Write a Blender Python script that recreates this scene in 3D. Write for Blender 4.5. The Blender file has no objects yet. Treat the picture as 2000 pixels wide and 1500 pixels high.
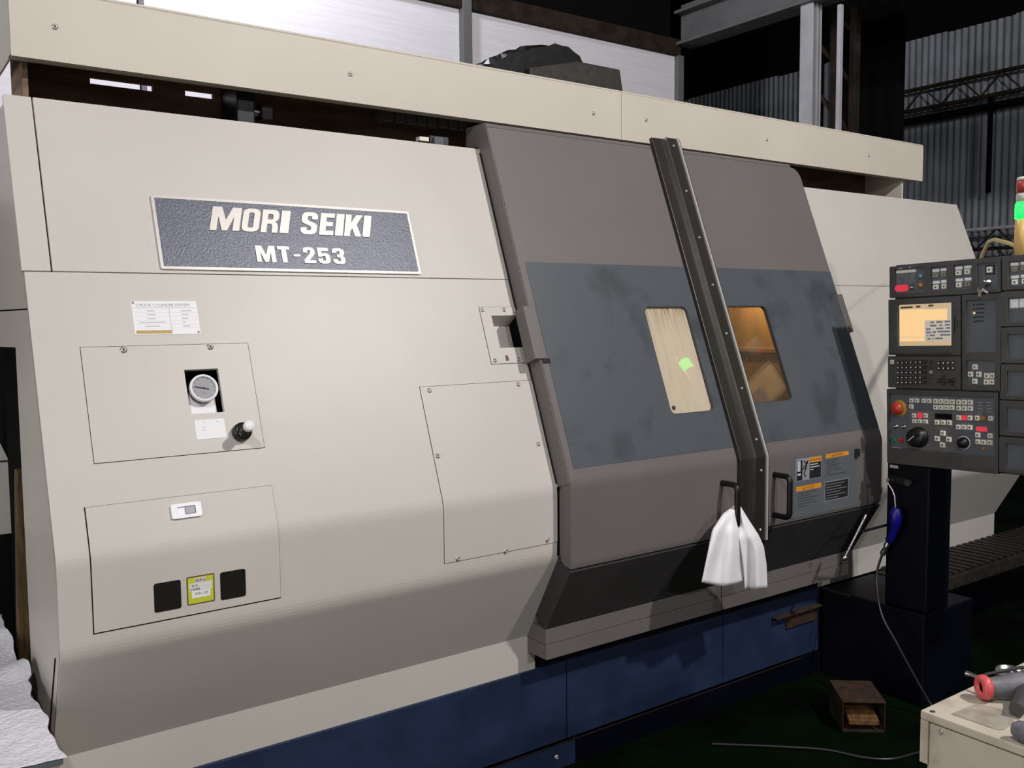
import bpy, bmesh, math, random
from mathutils import Vector, Matrix
random.seed(7)
scene = bpy.context.scene
COL = scene.collection

# ------------------------------------------------------------------ camera
cam_d = bpy.data.cameras.new('camera'); cam = bpy.data.objects.new('camera', cam_d); COL.objects.link(cam)
scene.camera = cam
F_PX = 1800.0
cam_d.sensor_fit = 'HORIZONTAL'; cam_d.sensor_width = 36.0; cam_d.lens = 36.0 * F_PX / 2000.0
cam_d.clip_start = 0.05; cam_d.clip_end = 100
yaw, pitch, roll = 0.6227, 0.0764, 0.0086
fw = Vector((math.sin(yaw)*math.cos(pitch), math.cos(yaw)*math.cos(pitch), -math.sin(pitch)))
rt = Vector((math.cos(yaw), -math.sin(yaw), 0)); dn = fw.cross(rt)
r2 = math.cos(roll)*rt + math.sin(roll)*dn; d2 = -math.sin(roll)*rt + math.cos(roll)*dn
cam.matrix_world = Matrix(((r2.x, -d2.x, -fw.x, 0), (r2.y, -d2.y, -fw.y, 0), (r2.z, -d2.z, -fw.z, 1.6), (0, 0, 0, 1)))

# ------------------------------------------------------------------ world, lamps, exposure
w = bpy.data.worlds.new('world'); scene.world = w; w.use_nodes = True
w.node_tree.nodes['Background'].inputs[0].default_value = (0.80, 0.86, 1.0, 1)
w.node_tree.nodes['Background'].inputs[1].default_value = 0.10
vs = scene.view_settings
vs.view_transform = 'Standard'; vs.look = 'None'; vs.exposure = -0.33; vs.gamma = 1.0; vs.use_curve_mapping = False

def lamp(name, loc, power, col, radius):
    d = bpy.data.lights.new(name, 'POINT'); d.energy = power; d.color = col; d.shadow_soft_size = radius
    o = bpy.data.objects.new(name, d); COL.objects.link(o); o.location = loc
    return o
lamp('hall_and_fill_lamp', (1.8, -7.4, 4.6), 820, (1.0, 0.965, 0.965), 0.12)  # added frontal fill to even out the upright panels, no known lamp
lamp('hall_and_fill_lamp', (3.4, -1.2, 4.8), 900, (1.0, 0.965, 0.955), 0.09)
lamp('hall_and_fill_lamp', (-1.0, -0.5, 4.4), 350, (0.97, 0.965, 1.0), 0.08)
sd = bpy.data.lights.new('left_fill_light', 'AREA'); sd.shape = 'RECTANGLE'; sd.size = 4.5; sd.size_y = 3.6; sd.energy = 240; sd.color = (1.0, 0.97, 0.94)  # added soft fill for left-facing sides; no doorway is known there
so = bpy.data.objects.new('left_fill_light', sd); COL.objects.link(so); so.location = (-6.9, 1.0, 1.9); so.rotation_euler = (math.radians(90), 0, math.radians(-90))
lamp('rear_hall_lamp', (1.8, 4.9, 4.7), 215, (0.93, 0.92, 1.0), 0.15)

# ------------------------------------------------------------------ materials
def s2l(c):
    return tuple(((v/255)/12.92 if v/255 <= 0.04045 else ((v/255+0.055)/1.055)**2.4) for v in c)
MATS = {}
def mat(name, col, rough=0.5, metal=0.0, spec=0.5, noise=0.0, nscale=8.0, col2=None, bump=0.0, bscale=60.0,
        emit=None, estr=0.0, stretch=None, thresh=None, coat=0.0):
    if name in MATS: return MATS[name]
    m = bpy.data.materials.new(name); m.use_nodes = True
    nt = m.node_tree; b = nt.nodes['Principled BSDF']
    b.inputs['Base Color'].default_value = (*col, 1); b.inputs['Roughness'].default_value = rough
    b.inputs['Metallic'].default_value = metal; b.inputs['Specular IOR Level'].default_value = spec
    b.inputs['Coat Weight'].default_value = coat
    tc = mp = None
    if noise > 0 or col2 is not None or bump > 0:
        tc = nt.nodes.new('ShaderNodeTexCoord'); mp = nt.nodes.new('ShaderNodeMapping')
        nt.links.new(tc.outputs['Object'], mp.inputs[0])
        if stretch: mp.inputs['Scale'].default_value = stretch
    if noise > 0 or col2 is not None:
        n = nt.nodes.new('ShaderNodeTexNoise'); n.inputs['Scale'].default_value = nscale; n.inputs['Detail'].default_value = 6
        nt.links.new(mp.outputs[0], n.inputs['Vector'])
        r = nt.nodes.new('ShaderNodeValToRGB')
        lo, hi = thresh if thresh else (0.35, 0.65)
        r.color_ramp.elements[0].position = lo; r.color_ramp.elements[1].position = hi
        c2 = col2 if col2 is not None else tuple(v*(1-noise) for v in col)
        r.color_ramp.elements[0].color = (*c2, 1); r.color_ramp.elements[1].color = (*col, 1)
        nt.links.new(n.outputs['Fac'], r.inputs[0]); nt.links.new(r.outputs[0], b.inputs['Base Color'])
    if bump > 0:
        n2 = nt.nodes.new('ShaderNodeTexNoise'); n2.inputs['Scale'].default_value = bscale; n2.inputs['Detail'].default_value = 4
        nt.links.new(mp.outputs[0], n2.inputs['Vector'])
        bp = nt.nodes.new('ShaderNodeBump'); bp.inputs['Strength'].default_value = bump; bp.inputs['Distance'].default_value = 0.002
        nt.links.new(n2.outputs['Fac'], bp.inputs['Height']); nt.links.new(bp.outputs[0], b.inputs['Normal'])
    if emit is not None:
        b.inputs['Emission Color'].default_value = (*emit, 1); b.inputs['Emission Strength'].default_value = estr
    MATS[name] = m
    return m

BEIGE = mat('beige_enamel', (0.56, 0.525, 0.478), 0.42, spec=0.45, noise=0.05, nscale=2.2, bump=0.10, bscale=260)
BEIGE2 = mat('beige_enamel_warm', (0.56, 0.51, 0.435), 0.45, spec=0.4, noise=0.06, nscale=2.0, bump=0.1, bscale=260)
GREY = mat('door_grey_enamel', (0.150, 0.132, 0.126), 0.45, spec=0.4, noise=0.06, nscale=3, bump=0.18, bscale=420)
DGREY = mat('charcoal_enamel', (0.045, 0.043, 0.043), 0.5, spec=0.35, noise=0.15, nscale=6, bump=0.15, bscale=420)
BAND = mat('blue_grey_enamel', (0.078, 0.088, 0.100), 0.4, spec=0.4, noise=0.3, nscale=5.5, thresh=(0.33, 0.47), bump=0.1, bscale=300)
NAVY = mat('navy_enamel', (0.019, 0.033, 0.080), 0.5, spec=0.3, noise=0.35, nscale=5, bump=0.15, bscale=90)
NAVY_SHADE = mat('shaded_navy_enamel', (0.0009, 0.0014, 0.0065), 0.5, spec=0.2, noise=0.3, nscale=6)  # navy darkened so the colour itself carries the lower-right shade
GAP = mat('gap_black', (0.012, 0.009, 0.007), 0.8, spec=0.1)
BLACK = mat('black_plastic', (0.006, 0.006, 0.006), 0.35, spec=0.4)
BLACKG = mat('black_glass', (0.003, 0.003, 0.003), 0.12, spec=0.4)
STEEL = mat('brushed_steel', (0.62, 0.60, 0.58), 0.3, metal=1.0, noise=0.15, nscale=40, stretch=(1, 1, 6))
STRIP = mat('dull_steel_strip', (0.055, 0.048, 0.042), 0.38, metal=0.6, noise=0.12, nscale=5)
CHROME = mat('bright_steel_edge', (0.62, 0.60, 0.57), 0.25, metal=0.35)
BEAMB = mat('brown_machine_beam', (0.24, 0.155, 0.105), 0.7, noise=0.5, nscale=7, stretch=(0.4, 1, 3), spec=0.2)
SCREW = mat('screw_zinc', (0.50, 0.47, 0.43), 0.35, metal=0.6)
SILVER = mat('plate_silver', (0.52, 0.49, 0.45), 0.42, metal=0.35)
NAMEBG = mat('nameplate_slate', (0.115, 0.122, 0.155), 0.38, metal=0.2, noise=0.25, nscale=130, thresh=(0.38, 0.6), bump=0.5, bscale=170)
WHITE = mat('white_print', (0.80, 0.79, 0.80), 0.5)
PAPER = mat('worn_paper', (0.70, 0.68, 0.66), 0.6)
PRINT = mat('grey_print', (0.28, 0.27, 0.28), 0.7)
PRINTL = mat('light_grey_print', (0.52, 0.51, 0.52), 0.7)
INK = mat('black_ink', (0.012, 0.012, 0.012), 0.6)
OCHRE = mat('ochre_print', (0.50, 0.33, 0.10), 0.6)
YELLOW = mat('lime_yellow_print', (0.52, 0.56, 0.035), 0.5)
BROWNP = mat('brown_print', (0.13, 0.07, 0.025), 0.6)
ORANGE = mat('warning_orange', (0.75, 0.29, 0.02), 0.5)
STKG = mat('faded_sticker_grey', (0.115, 0.128, 0.140), 0.45)
STKT = mat('sticker_text_grey', (0.055, 0.058, 0.065), 0.6)
RUSTD = mat('dark_rusty_steel', (0.030, 0.019, 0.012), 0.75, noise=0.6, nscale=9, spec=0.2)
RUST = mat('rusty_orange_steel', (0.050, 0.020, 0.008), 0.8, col2=(0.015, 0.008, 0.005), nscale=30)
RUSTY = mat('pedal_worn_yellow', (0.15, 0.075, 0.015), 0.7, col2=(0.07, 0.024, 0.008), nscale=40)
DARK = mat('dark_void', (0.004, 0.004, 0.004), 0.9, spec=0.05)
FLOOR = mat('dark_green_floor', (0.0012, 0.0065, 0.0012), 0.75, spec=0.04, col2=(0.0008, 0.0010, 0.0008), nscale=2.2, thresh=(0.40, 0.60))
CHAM = mat('chamber_steel', (0.40, 0.31, 0.20), 0.5, metal=0.1, noise=0.5, nscale=7, stretch=(1, 1, 0.4))
CLOTH = mat('white_cotton', (0.93, 0.92, 0.94), 0.85, spec=0.1, bump=0.15, bscale=500)
CAB = mat('worn_beige_cabinet', (0.52, 0.46, 0.37), 0.55, col2=(0.36, 0.31, 0.24), nscale=14, thresh=(0.28, 0.50), bump=0.2, bscale=60)
WALLP = mat('pale_wall_sheet', (0.72, 0.70, 0.74), 0.45, noise=0.10, nscale=6, stretch=(0.3, 1, 9), spec=0.4)
BEAMG = mat('beam_grey_paint', (0.13, 0.135, 0.135), 0.6, noise=0.2, nscale=5)
POSTG = mat('post_light_grey', (0.46, 0.46, 0.49), 0.6, noise=0.2, nscale=4)
CORR = mat('corrugated_steel_grey', (0.25, 0.27, 0.30), 0.6, noise=0.3, nscale=1.6, stretch=(1, 4, 1), spec=0.2)
WOOD = mat('weathered_wood', (0.16, 0.095, 0.03), 0.8, col2=(0.05, 0.028, 0.012), nscale=10, stretch=(8, 8, 0.8))
PEND = mat('pendant_charcoal', (0.064, 0.062, 0.060), 0.45, noise=0.2, nscale=12, spec=0.4)
PENDP = mat('pendant_slate', (0.105, 0.113, 0.128), 0.4, spec=0.4, noise=0.12, nscale=10)
PENDK = mat('pendant_keypad_panel', (0.13, 0.122, 0.118), 0.5, noise=0.25, nscale=12)
KEYW = mat('cream_key', (0.78, 0.76, 0.65), 0.45)
KEYO = mat('olive_key', (0.26, 0.25, 0.17), 0.45)
KEYK = mat('black_key', (0.020, 0.020, 0.020), 0.35)
KEYT = mat('key_legend', (0.10, 0.095, 0.08), 0.6)
REDP = mat('red_plastic', (0.42, 0.030, 0.018), 0.35)
ORAP = mat('orange_plastic', (0.35, 0.14, 0.05), 0.4)
GRNP = mat('green_plastic', (0.02, 0.14, 0.08), 0.4)
YELR = mat('estop_yellow', (0.50, 0.30, 0.03), 0.5)
REDL = mat('red_led_display', (0.25, 0.01, 0.02), 0.4, emit=(0.9, 0.05, 0.09), estr=0.75)
AMBL = mat('amber_lamp', (0.5, 0.3, 0.05), 0.4, emit=(1.0, 0.75, 0.3), estr=1.2)
SCRN = mat('screen_amber', (0.05, 0.05, 0.05), 0.25, emit=(1.0, 0.64, 0.29), estr=1.2)
SCRL = mat('screen_grey', (0.05, 0.05, 0.05), 0.25, emit=(0.60, 0.53, 0.42), estr=0.98)
SCRT = mat('screen_tan', (0.05, 0.05, 0.05), 0.25, emit=(0.62, 0.42, 0.22), estr=1.15)
SCRB = mat('screen_blue', (0.03, 0.03, 0.05), 0.25, emit=(0.16, 0.17, 0.25), estr=0.8)
SCRK = mat('screen_brown', (0.03, 0.02, 0.02), 0.25, emit=(0.12, 0.05, 0.02), estr=0.6)
LGRN = mat('lens_green', (0.02, 0.35, 0.08), 0.3, emit=(0.005, 0.85, 0.03), estr=8.0)
LRED = mat('lens_red', (0.42, 0.05, 0.06), 0.3)
LWHT = mat('lens_clear', (0.55, 0.52, 0.46), 0.3)
LYEL = mat('lens_amber', (0.72, 0.46, 0.16), 0.3)
BLUEP = mat('blue_plastic', (0.002, 0.002, 0.16), 0.4)
HOSE = mat('grey_hose', (0.016, 0.016, 0.019), 0.35)
CREAMC = mat('cream_cable', (0.55, 0.42, 0.18), 0.5)
TOOLG = mat('tool_grey_rubber', (0.17, 0.165, 0.18), 0.55, noise=0.4, nscale=25)
TOOLD = mat('tool_dark_rubber', (0.05, 0.046, 0.047), 0.6, noise=0.3, nscale=25)
TOOLR = mat('tool_red', (0.62, 0.085, 0.09), 0.4)
BLKWRAP = mat('black_wrap', (0.010, 0.010, 0.010), 0.28, spec=0.5, bump=0.8, bscale=25)
BRNBOX = mat('dirty_brown_casting', (0.026, 0.020, 0.013), 0.6, noise=0.6, nscale=40)

def bubble_material():
    m = bpy.data.materials.new('bubble_wrap'); m.use_nodes = True; nt = m.node_tree; b = nt.nodes['Principled BSDF']
    b.inputs['Base Color'].default_value = (0.90, 0.88, 0.95, 1); b.inputs['Roughness'].default_value = 0.25
    b.inputs['Specular IOR Level'].default_value = 0.7
    tc = nt.nodes.new('ShaderNodeTexCoord'); v = nt.nodes.new('ShaderNodeTexVoronoi'); v.inputs['Scale'].default_value = 95
    n = nt.nodes.new('ShaderNodeTexNoise'); n.inputs['Scale'].default_value = 14
    nt.links.new(tc.outputs['Object'], v.inputs['Vector']); nt.links.new(tc.outputs['Object'], n.inputs['Vector'])
    ad = nt.nodes.new('ShaderNodeMath'); ad.operation = 'ADD'
    nt.links.new(v.outputs['Distance'], ad.inputs[0]); nt.links.new(n.outputs['Fac'], ad.inputs[1])
    bp = nt.nodes.new('ShaderNodeBump'); bp.inputs['Strength'].default_value = 0.6; bp.inputs['Distance'].default_value = 0.0035
    nt.links.new(ad.outputs[0], bp.inputs['Height']); nt.links.new(bp.outputs[0], b.inputs['Normal'])
    return m
BUBBLE = bubble_material()

def pane_material(name, dirt_col, clear, rough, streak, rust=None):
    # oil-filmed safety glass: a coat of dirt over clear glass
    m = bpy.data.materials.new(name); m.use_nodes = True; nt = m.node_tree
    for n in list(nt.nodes):
        if n.type != 'OUTPUT_MATERIAL': nt.nodes.remove(n)
    out = [n for n in nt.nodes if n.type == 'OUTPUT_MATERIAL'][0]
    tc = nt.nodes.new('ShaderNodeTexCoord'); mp = nt.nodes.new('ShaderNodeMapping'); mp.inputs['Scale'].default_value = (70, 4, 4)
    nt.links.new(tc.outputs['Object'], mp.inputs[0])
    nz = nt.nodes.new('ShaderNodeTexNoise'); nz.inputs['Scale'].default_value = 1.0; nz.inputs['Detail'].default_value = 5
    nt.links.new(mp.outputs[0], nz.inputs['Vector'])
    rp = nt.nodes.new('ShaderNodeValToRGB'); rp.color_ramp.elements[0].position = 0.30; rp.color_ramp.elements[1].position = 0.50
    rp.color_ramp.elements[0].color = (*streak, 1); rp.color_ramp.elements[1].color = (*dirt_col, 1)
    nt.links.new(nz.outputs['Fac'], rp.inputs[0])
    cout = rp.outputs[0]
    if rust:   # rust runs below the top edge of the pane
        sp = nt.nodes.new('ShaderNodeSeparateXYZ'); nt.links.new(tc.outputs['Object'], sp.inputs[0])
        mr = nt.nodes.new('ShaderNodeMapRange'); mr.inputs['From Min'].default_value = 1.47; mr.inputs['From Max'].default_value = 1.63
        nt.links.new(sp.outputs['Z'], mr.inputs['Value'])
        m3 = nt.nodes.new('ShaderNodeMapping'); m3.inputs['Scale'].default_value = (120, 5, 5); nt.links.new(tc.outputs['Object'], m3.inputs[0])
        n3 = nt.nodes.new('ShaderNodeTexNoise'); n3.inputs['Scale'].default_value = 1.0; n3.inputs['Detail'].default_value = 3; nt.links.new(m3.outputs[0], n3.inputs['Vector'])
        r3 = nt.nodes.new('ShaderNodeMapRange'); r3.inputs['From Min'].default_value = 0.42; r3.inputs['From Max'].default_value = 0.62; nt.links.new(n3.outputs['Fac'], r3.inputs['Value'])
        pw_ = nt.nodes.new('ShaderNodeMath'); pw_.operation = 'POWER'; pw_.inputs[1].default_value = 2.2; nt.links.new(mr.outputs[0], pw_.inputs[0])
        mu = nt.nodes.new('ShaderNodeMath'); mu.operation = 'MULTIPLY'; nt.links.new(pw_.outputs[0], mu.inputs[0]); nt.links.new(r3.outputs[0], mu.inputs[1])
        mx = nt.nodes.new('ShaderNodeMix'); mx.data_type = 'RGBA'; nt.links.new(mu.outputs[0], mx.inputs['Factor'])
        nt.links.new(rp.outputs[0], mx.inputs[6]); mx.inputs[7].default_value = (*rust, 1); cout = mx.outputs[2]
    df = nt.nodes.new('ShaderNodeBsdfDiffuse'); nt.links.new(cout, df.inputs['Color'])
    tl = nt.nodes.new('ShaderNodeBsdfTranslucent'); nt.links.new(cout, tl.inputs['Color'])
    m0 = nt.nodes.new('ShaderNodeMixShader'); m0.inputs[0].default_value = 0.25
    nt.links.new(df.outputs[0], m0.inputs[1]); nt.links.new(tl.outputs[0], m0.inputs[2])
    tr = nt.nodes.new('ShaderNodeBsdfTransparent'); tr.inputs[0].default_value = (0.95, 0.9, 0.8, 1)
    m1 = nt.nodes.new('ShaderNodeMixShader'); m1.inputs[0].default_value = clear
    nt.links.new(m0.outputs[0], m1.inputs[1]); nt.links.new(tr.outputs[0], m1.inputs[2])
    gl = nt.nodes.new('ShaderNodeBsdfGlossy'); gl.inputs['Roughness'].default_value = rough
    lw = nt.nodes.new('ShaderNodeLayerWeight'); lw.inputs[0].default_value = 0.3
    fr = nt.nodes.new('ShaderNodeMath'); fr.operation = 'MULTIPLY_ADD'; fr.inputs[1].default_value = 0.25; fr.inputs[2].default_value = 0.04
    nt.links.new(lw.outputs['Facing'], fr.inputs[0])
    m2 = nt.nodes.new('ShaderNodeMixShader'); nt.links.new(fr.outputs[0], m2.inputs[0])
    nt.links.new(m1.outputs[0], m2.inputs[1]); nt.links.new(gl.outputs[0], m2.inputs[2])
    nt.links.new(m2.outputs[0], out.inputs[0])
    return m
PANE_L = pane_material('oil_filmed_pane', (0.80, 0.70, 0.53), 0.10, 0.02, (0.74, 0.62, 0.45), (0.30, 0.16, 0.06))
PANE_R = pane_material('clear_dirty_pane', (0.20, 0.15, 0.09), 0.80, 0.05, (0.10, 0.07, 0.04))

# ------------------------------------------------------------------ object helpers
def link(name, me, parent=None, mats=None):
    o = bpy.data.objects.new(name, me); COL.objects.link(o)
    if mats:
        for m in (mats if isinstance(mats, (list, tuple)) else [mats]):
            if m.name not in [x.name for x in me.materials if x]: me.materials.append(m)
    if parent is not None:
        o.parent = parent
        if parent.type == 'EMPTY' and not parent.get('_local'): o.location = -parent.location
    return o
def thing(name, label, cat, loc=(0, 0, 0), group=None, local=False):
    o = bpy.data.objects.new(name, None); COL.objects.link(o); o.location = loc
    o.empty_display_size = 0.05
    o['label'] = label; o['category'] = cat
    if group: o['group'] = group
    if local: o['_local'] = 1
    return o
def tag(o, label, cat, group=None):
    o['label'] = label; o['category'] = cat
    if group: o['group'] = group
    return o
def struct(o):
    o['kind'] = 'structure'; return o
class MB:
    """collects shapes with material slots, then links them as one mesh object"""
    def __init__(s): s.v = []; s.f = []; s.mi = []; s.ms = []; s.sm = []
    def slot(s, m):
        if m not in s.ms: s.ms.append(m)
        return s.ms.index(m)
    def add(s, vs, fs, m, smooth=False):
        o = len(s.v); k = s.slot(m)
        s.v += [tuple(v) for v in vs]
        for f in fs: s.f.append([i+o for i in f]); s.mi.append(k); s.sm.append(smooth)
        return s
    def box(s, x0, x1, y0, y1, z0, z1, m):
        vs = [(x, y, z) for x in (x0, x1) for y in (y0, y1) for z in (z0, z1)]
        return s.add(vs, [(0, 1, 3, 2), (4, 6, 7, 5), (0, 4, 5, 1), (2, 3, 7, 6), (0, 2, 6, 4), (1, 5, 7, 3)], m)
    def fbox(s, fr, u0, u1, v0, v1, n0, n1, m):
        vs = [fr(u, v, n) for u in (u0, u1) for v in (v0, v1) for n in (n0, n1)]
        return s.add(vs, [(0, 1, 3, 2), (4, 6, 7, 5), (0, 4, 5, 1), (2, 3, 7, 6), (0, 2, 6, 4), (1, 5, 7, 3)], m)
    def bar(s, a, b, wd, m, up=(0, 0, 1), h=None):
        a = Vector(a); b = Vector(b); d = (b-a).normalized(); u = Vector(up)
        if abs(d.dot(u)) > 0.98: u = Vector((1, 0, 0))
        x = d.cross(u).normalized(); y = x.cross(d); hw = wd/2; hh = (h or wd)/2
        vs = [p + x*i*hw + y*j*hh for p in (a, b) for i, j in ((-1, -1), (1, -1), (1, 1), (-1, 1))]
        return s.add(vs, [(0, 3, 2, 1), (4, 5, 6, 7)] + [(i, (i+1) % 4, (i+1) % 4+4, i+4) for i in range(4)], m)
    def cyl(s, a, b, r, m, n=20, r1=None, smooth=True):
        a = Vector(a); b = Vector(b); d = (b-a).normalized(); u = Vector((0, 0, 1)) if abs(d.z) < 0.9 else Vector((1, 0, 0))
        x = d.cross(u).normalized(); y = d.cross(x); r1 = r if r1 is None else r1
        ring = lambda c, rr: [c + x*math.cos(2*math.pi*i/n)*rr + y*math.sin(2*math.pi*i/n)*rr for i in range(n)]
        vs = ring(a, r) + ring(b, r1)
        s.add(vs, [(i, (i+1) % n, (i+1) % n+n, i+n) for i in range(n)], m, smooth)
        s.add(ring(a, r), [tuple(range(n))[::-1]], m); s.add(ring(b, r1), [tuple(range(n))], m)
        return s
    def tube(s, pts, r, m, n=10, closed=False):
        pts = [Vector(p) for p in pts]; N = len(pts); rs = r if isinstance(r, (list, tuple)) else [r]*N
        vs = []; prev = None
        for i, p in enumerate(pts):
            if closed: t = (pts[(i+1) % N]-pts[i-1]).normalized()
            else: t = (pts[min(i+1, N-1)]-pts[max(i-1, 0)]).normalized()
            if prev is None:
                u = Vector((0, 0, 1)) if abs(t.z) < 0.9 else Vector((1, 0, 0)); x = t.cross(u).normalized()
            else: x = (prev - t*prev.dot(t)).normalized()
            prev = x; y = t.cross(x)
            vs += [p + x*math.cos(2*math.pi*k/n)*rs[i] + y*math.sin(2*math.pi*k/n)*rs[i] for k in range(n)]
        fs = [(i*n+k, i*n+(k+1) % n, ((i+1) % N)*n+(k+1) % n, ((i+1) % N)*n+k) for i in range(N if closed else N-1) for k in range(n)]
        s.add(vs, fs, m, True)
        if not closed: s.add(vs[:n], [tuple(range(n))[::-1]], m); s.add(vs[-n:], [tuple(range(n))], m)
        return s
    def lathe(s, c, axis, prof, m, n=24):
        # prof: (radius, distance along axis)
        c = Vector(c); d = Vector(axis).normalized(); u = Vector((0, 0, 1)) if abs(d.z) < 0.9 else Vector((1, 0, 0))
        x = d.cross(u).normalized(); y = d.cross(x); vs = []
        for r, h in prof: vs += [c + d*h + x*math.cos(2*math.pi*i/n)*r + y*math.sin(2*math.pi*i/n)*r for i in range(n)]
        fs = [(j*n+i, j*n+(i+1) % n, (j+1)*n+(i+1) % n, (j+1)*n+i) for j in range(len(prof)-1) for i in range(n)]
        s.add(vs, fs, m, True)
        return s
    def plate(s, fr, outer, holes, n0, n1, m):
        """flat plate with holes: outer/holes 2-D loops in frame fr, from depth n0 (back) to n1 (front)"""
        bm = bmesh.new(); edges = []
        for lp in [outer] + holes:
            vv = [bm.verts.new((p[0], p[1], 0)) for p in lp]
            edges += [bm.edges.new((vv[i], vv[(i+1) % len(vv)])) for i in range(len(vv))]
        bmesh.ops.triangle_fill(bm, use_beauty=True, use_dissolve=False, edges=edges)
        bm.verts.ensure_lookup_table(); bm.verts.index_update()
        co = [v.co.copy() for v in bm.verts]; tris = []
        for f in bm.faces:
            ids = [v.index for v in f.verts]
            a, b, c = co[ids[0]], co[ids[1]], co[ids[2]]
            if (b-a).cross(c-a).z < 0: ids = ids[::-1]
            tris.append(ids)
        bm.free(); k = len(co)
        vs = [fr(c.x, c.y, n1) for c in co] + [fr(c.x, c.y, n0) for c in co]
        fs = [tuple(t) for t in tris] + [tuple(i+k for i in t[::-1]) for t in tris]
        i0 = 0
        for h, lp in enumerate([outer] + holes):
            L = len(lp); area = sum(lp[i][0]*lp[(i+1) % L][1]-lp[(i+1) % L][0]*lp[i][1] for i in range(L))
            for i in range(L):
                a, b = i0+i, i0+(i+1) % L
                q = (a, a+k, b+k, b)
                if (area > 0) == (h > 0): q = q[::-1]
                fs.append(q)
            i0 += L
        return s.add(vs, fs, m)
    def sheet(s, prof, x0, x1, th, m, xs=None):
        """bent sheet: prof = (y,z) polyline of the outer face from top to bottom, thickness th inwards (+y)"""
        bk = offset(prof, -th); n = len(prof)
        vs = [(x, p[0], p[1]) for x in (x0, x1) for p in prof] + [(x, p[0], p[1]) for x in (x0, x1) for p in bk]
        fs = []
        for i in range(n-1):
            fs.append((i, i+1, n+i+1, n+i)); fs.append((2*n+i, 3*n+i, 3*n+i+1, 2*n+i+1))
            fs.append((i, 2*n+i, 2*n+i+1, i+1)); fs.append((n+i, n+i+1, 3*n+i+1, 3*n+i))
        fs.append((0, n, 3*n, 2*n)); fs.append((n-1, 3*n-1, 4*n-1, 2*n-1))
        return s.add(vs, fs, m)
    def mesh(s, name):
        me = bpy.data.meshes.new(name); me.from_pydata(s.v, [], s.f)
        for m in s.ms: me.materials.append(m)
        for p, k, sm in zip(me.polygons, s.mi, s.sm): p.material_index = k; p.use_smooth = sm
        me.update()
        return me
    def build(s, name, parent=None, bevel=0.0, seg=2):
        o = link(name, s.mesh(name), parent)
        if bevel:
            b = o.modifiers.new('bevel', 'BEVEL'); b.width = bevel; b.segments = seg; b.limit_method = 'ANGLE'; b.angle_limit = math.radians(25)
        return o
def offset(prof, d):
    """mitred offset of a (y,z) polyline running downwards; d>0 moves out (towards -y)"""
    n = len(prof); nr = []
    for i in range(n-1):
        dy, dz = prof[i+1][0]-prof[i][0], prof[i+1][1]-prof[i][1]; L = math.hypot(dy, dz)
        nr.append((dz/L, -dy/L))      # outward: for downward run dz<0 -> -y
    out = []
    for i in range(n):
        a = nr[max(i-1, 0)]; b = nr[min(i, n-2)]; mx, mz = a[0]+b[0], a[1]+b[1]; q = mx*mx+mz*mz
        k = 2*d/q if q > 1e-6 else d
        out.append((prof[i][0]+mx*k, prof[i][1]+mz*k))
    return out
def rrect(x0, x1, y0, y1, r, n=5):
    if r <= 0: return [(x0, y0), (x1, y0), (x1, y1), (x0, y1)]
    pts = []
    for cx, cy, a in ((x1-r, y0+r, -90), (x1-r, y1-r, 0), (x0+r, y1-r, 90), (x0+r, y0+r, 180)):
        for i in range(n+1):
            t = math.radians(a+90*i/n); pts.append((cx+r*math.cos(t), cy+r*math.sin(t)))
    return pts
def circ(cx, cy, r, n=24): return [(cx+r*math.cos(2*math.pi*i/n), cy+r*math.sin(2*math.pi*i/n)) for i in range(n)]
def frame(O, U, V, N):
    O, U, V, N = Vector(O), Vector(U), Vector(V), Vector(N)
    return lambda u, v, n=0.0: O + U*u + V*v + N*n
TAN = 0.379; TH = math.atan(TAN); CT, ST = math.cos(TH), math.sin(TH)
PF = frame((0, 2.467, 0.995), (1, 0, 0), (0, ST, CT), (0, -CT, ST))      # sloping front of the cover panels
DF = frame((0, 2.400, 1.018), (1, 0, 0), (0, ST, CT), (0, -CT, ST))      # sloping front of the doors
PV = frame((0, 2.467, 0), (1, 0, 0), (0, 0, 1), (0, -1, 0))              # upright front of the cover panels
DV = frame((0, 2.400, 0), (1, 0, 0), (0, 0, 1), (0, -1, 0))              # upright front of the doors
ps = lambda z: (z-0.995)/CT
ds = lambda z: (z-1.018)/CT

def text_mb(mb, s, fr, u, v, size, m, n=0.0006, align='LEFT', xs=1.0, shear=0.0, bold=0.0):
    c = bpy.data.curves.new('text', 'FONT'); c.body = s; c.size = size; c.align_x = align; c.offset = bold; c.shear = shear
    c.resolution_u = 2
    o = bpy.data.objects.new('text', c); COL.objects.link(o)
    bpy.context.view_layer.update()
    me = bpy.data.meshes.new_from_object(o.evaluated_get(bpy.context.evaluated_depsgraph_get()))
    bpy.data.objects.remove(o); bpy.data.curves.remove(c)
    mb.add([fr(u+p.co.x*xs, v+p.co.y, n) for p in me.vertices], [tuple(f.vertices) for f in me.polygons], m)
    bpy.data.meshes.remove(me)

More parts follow.
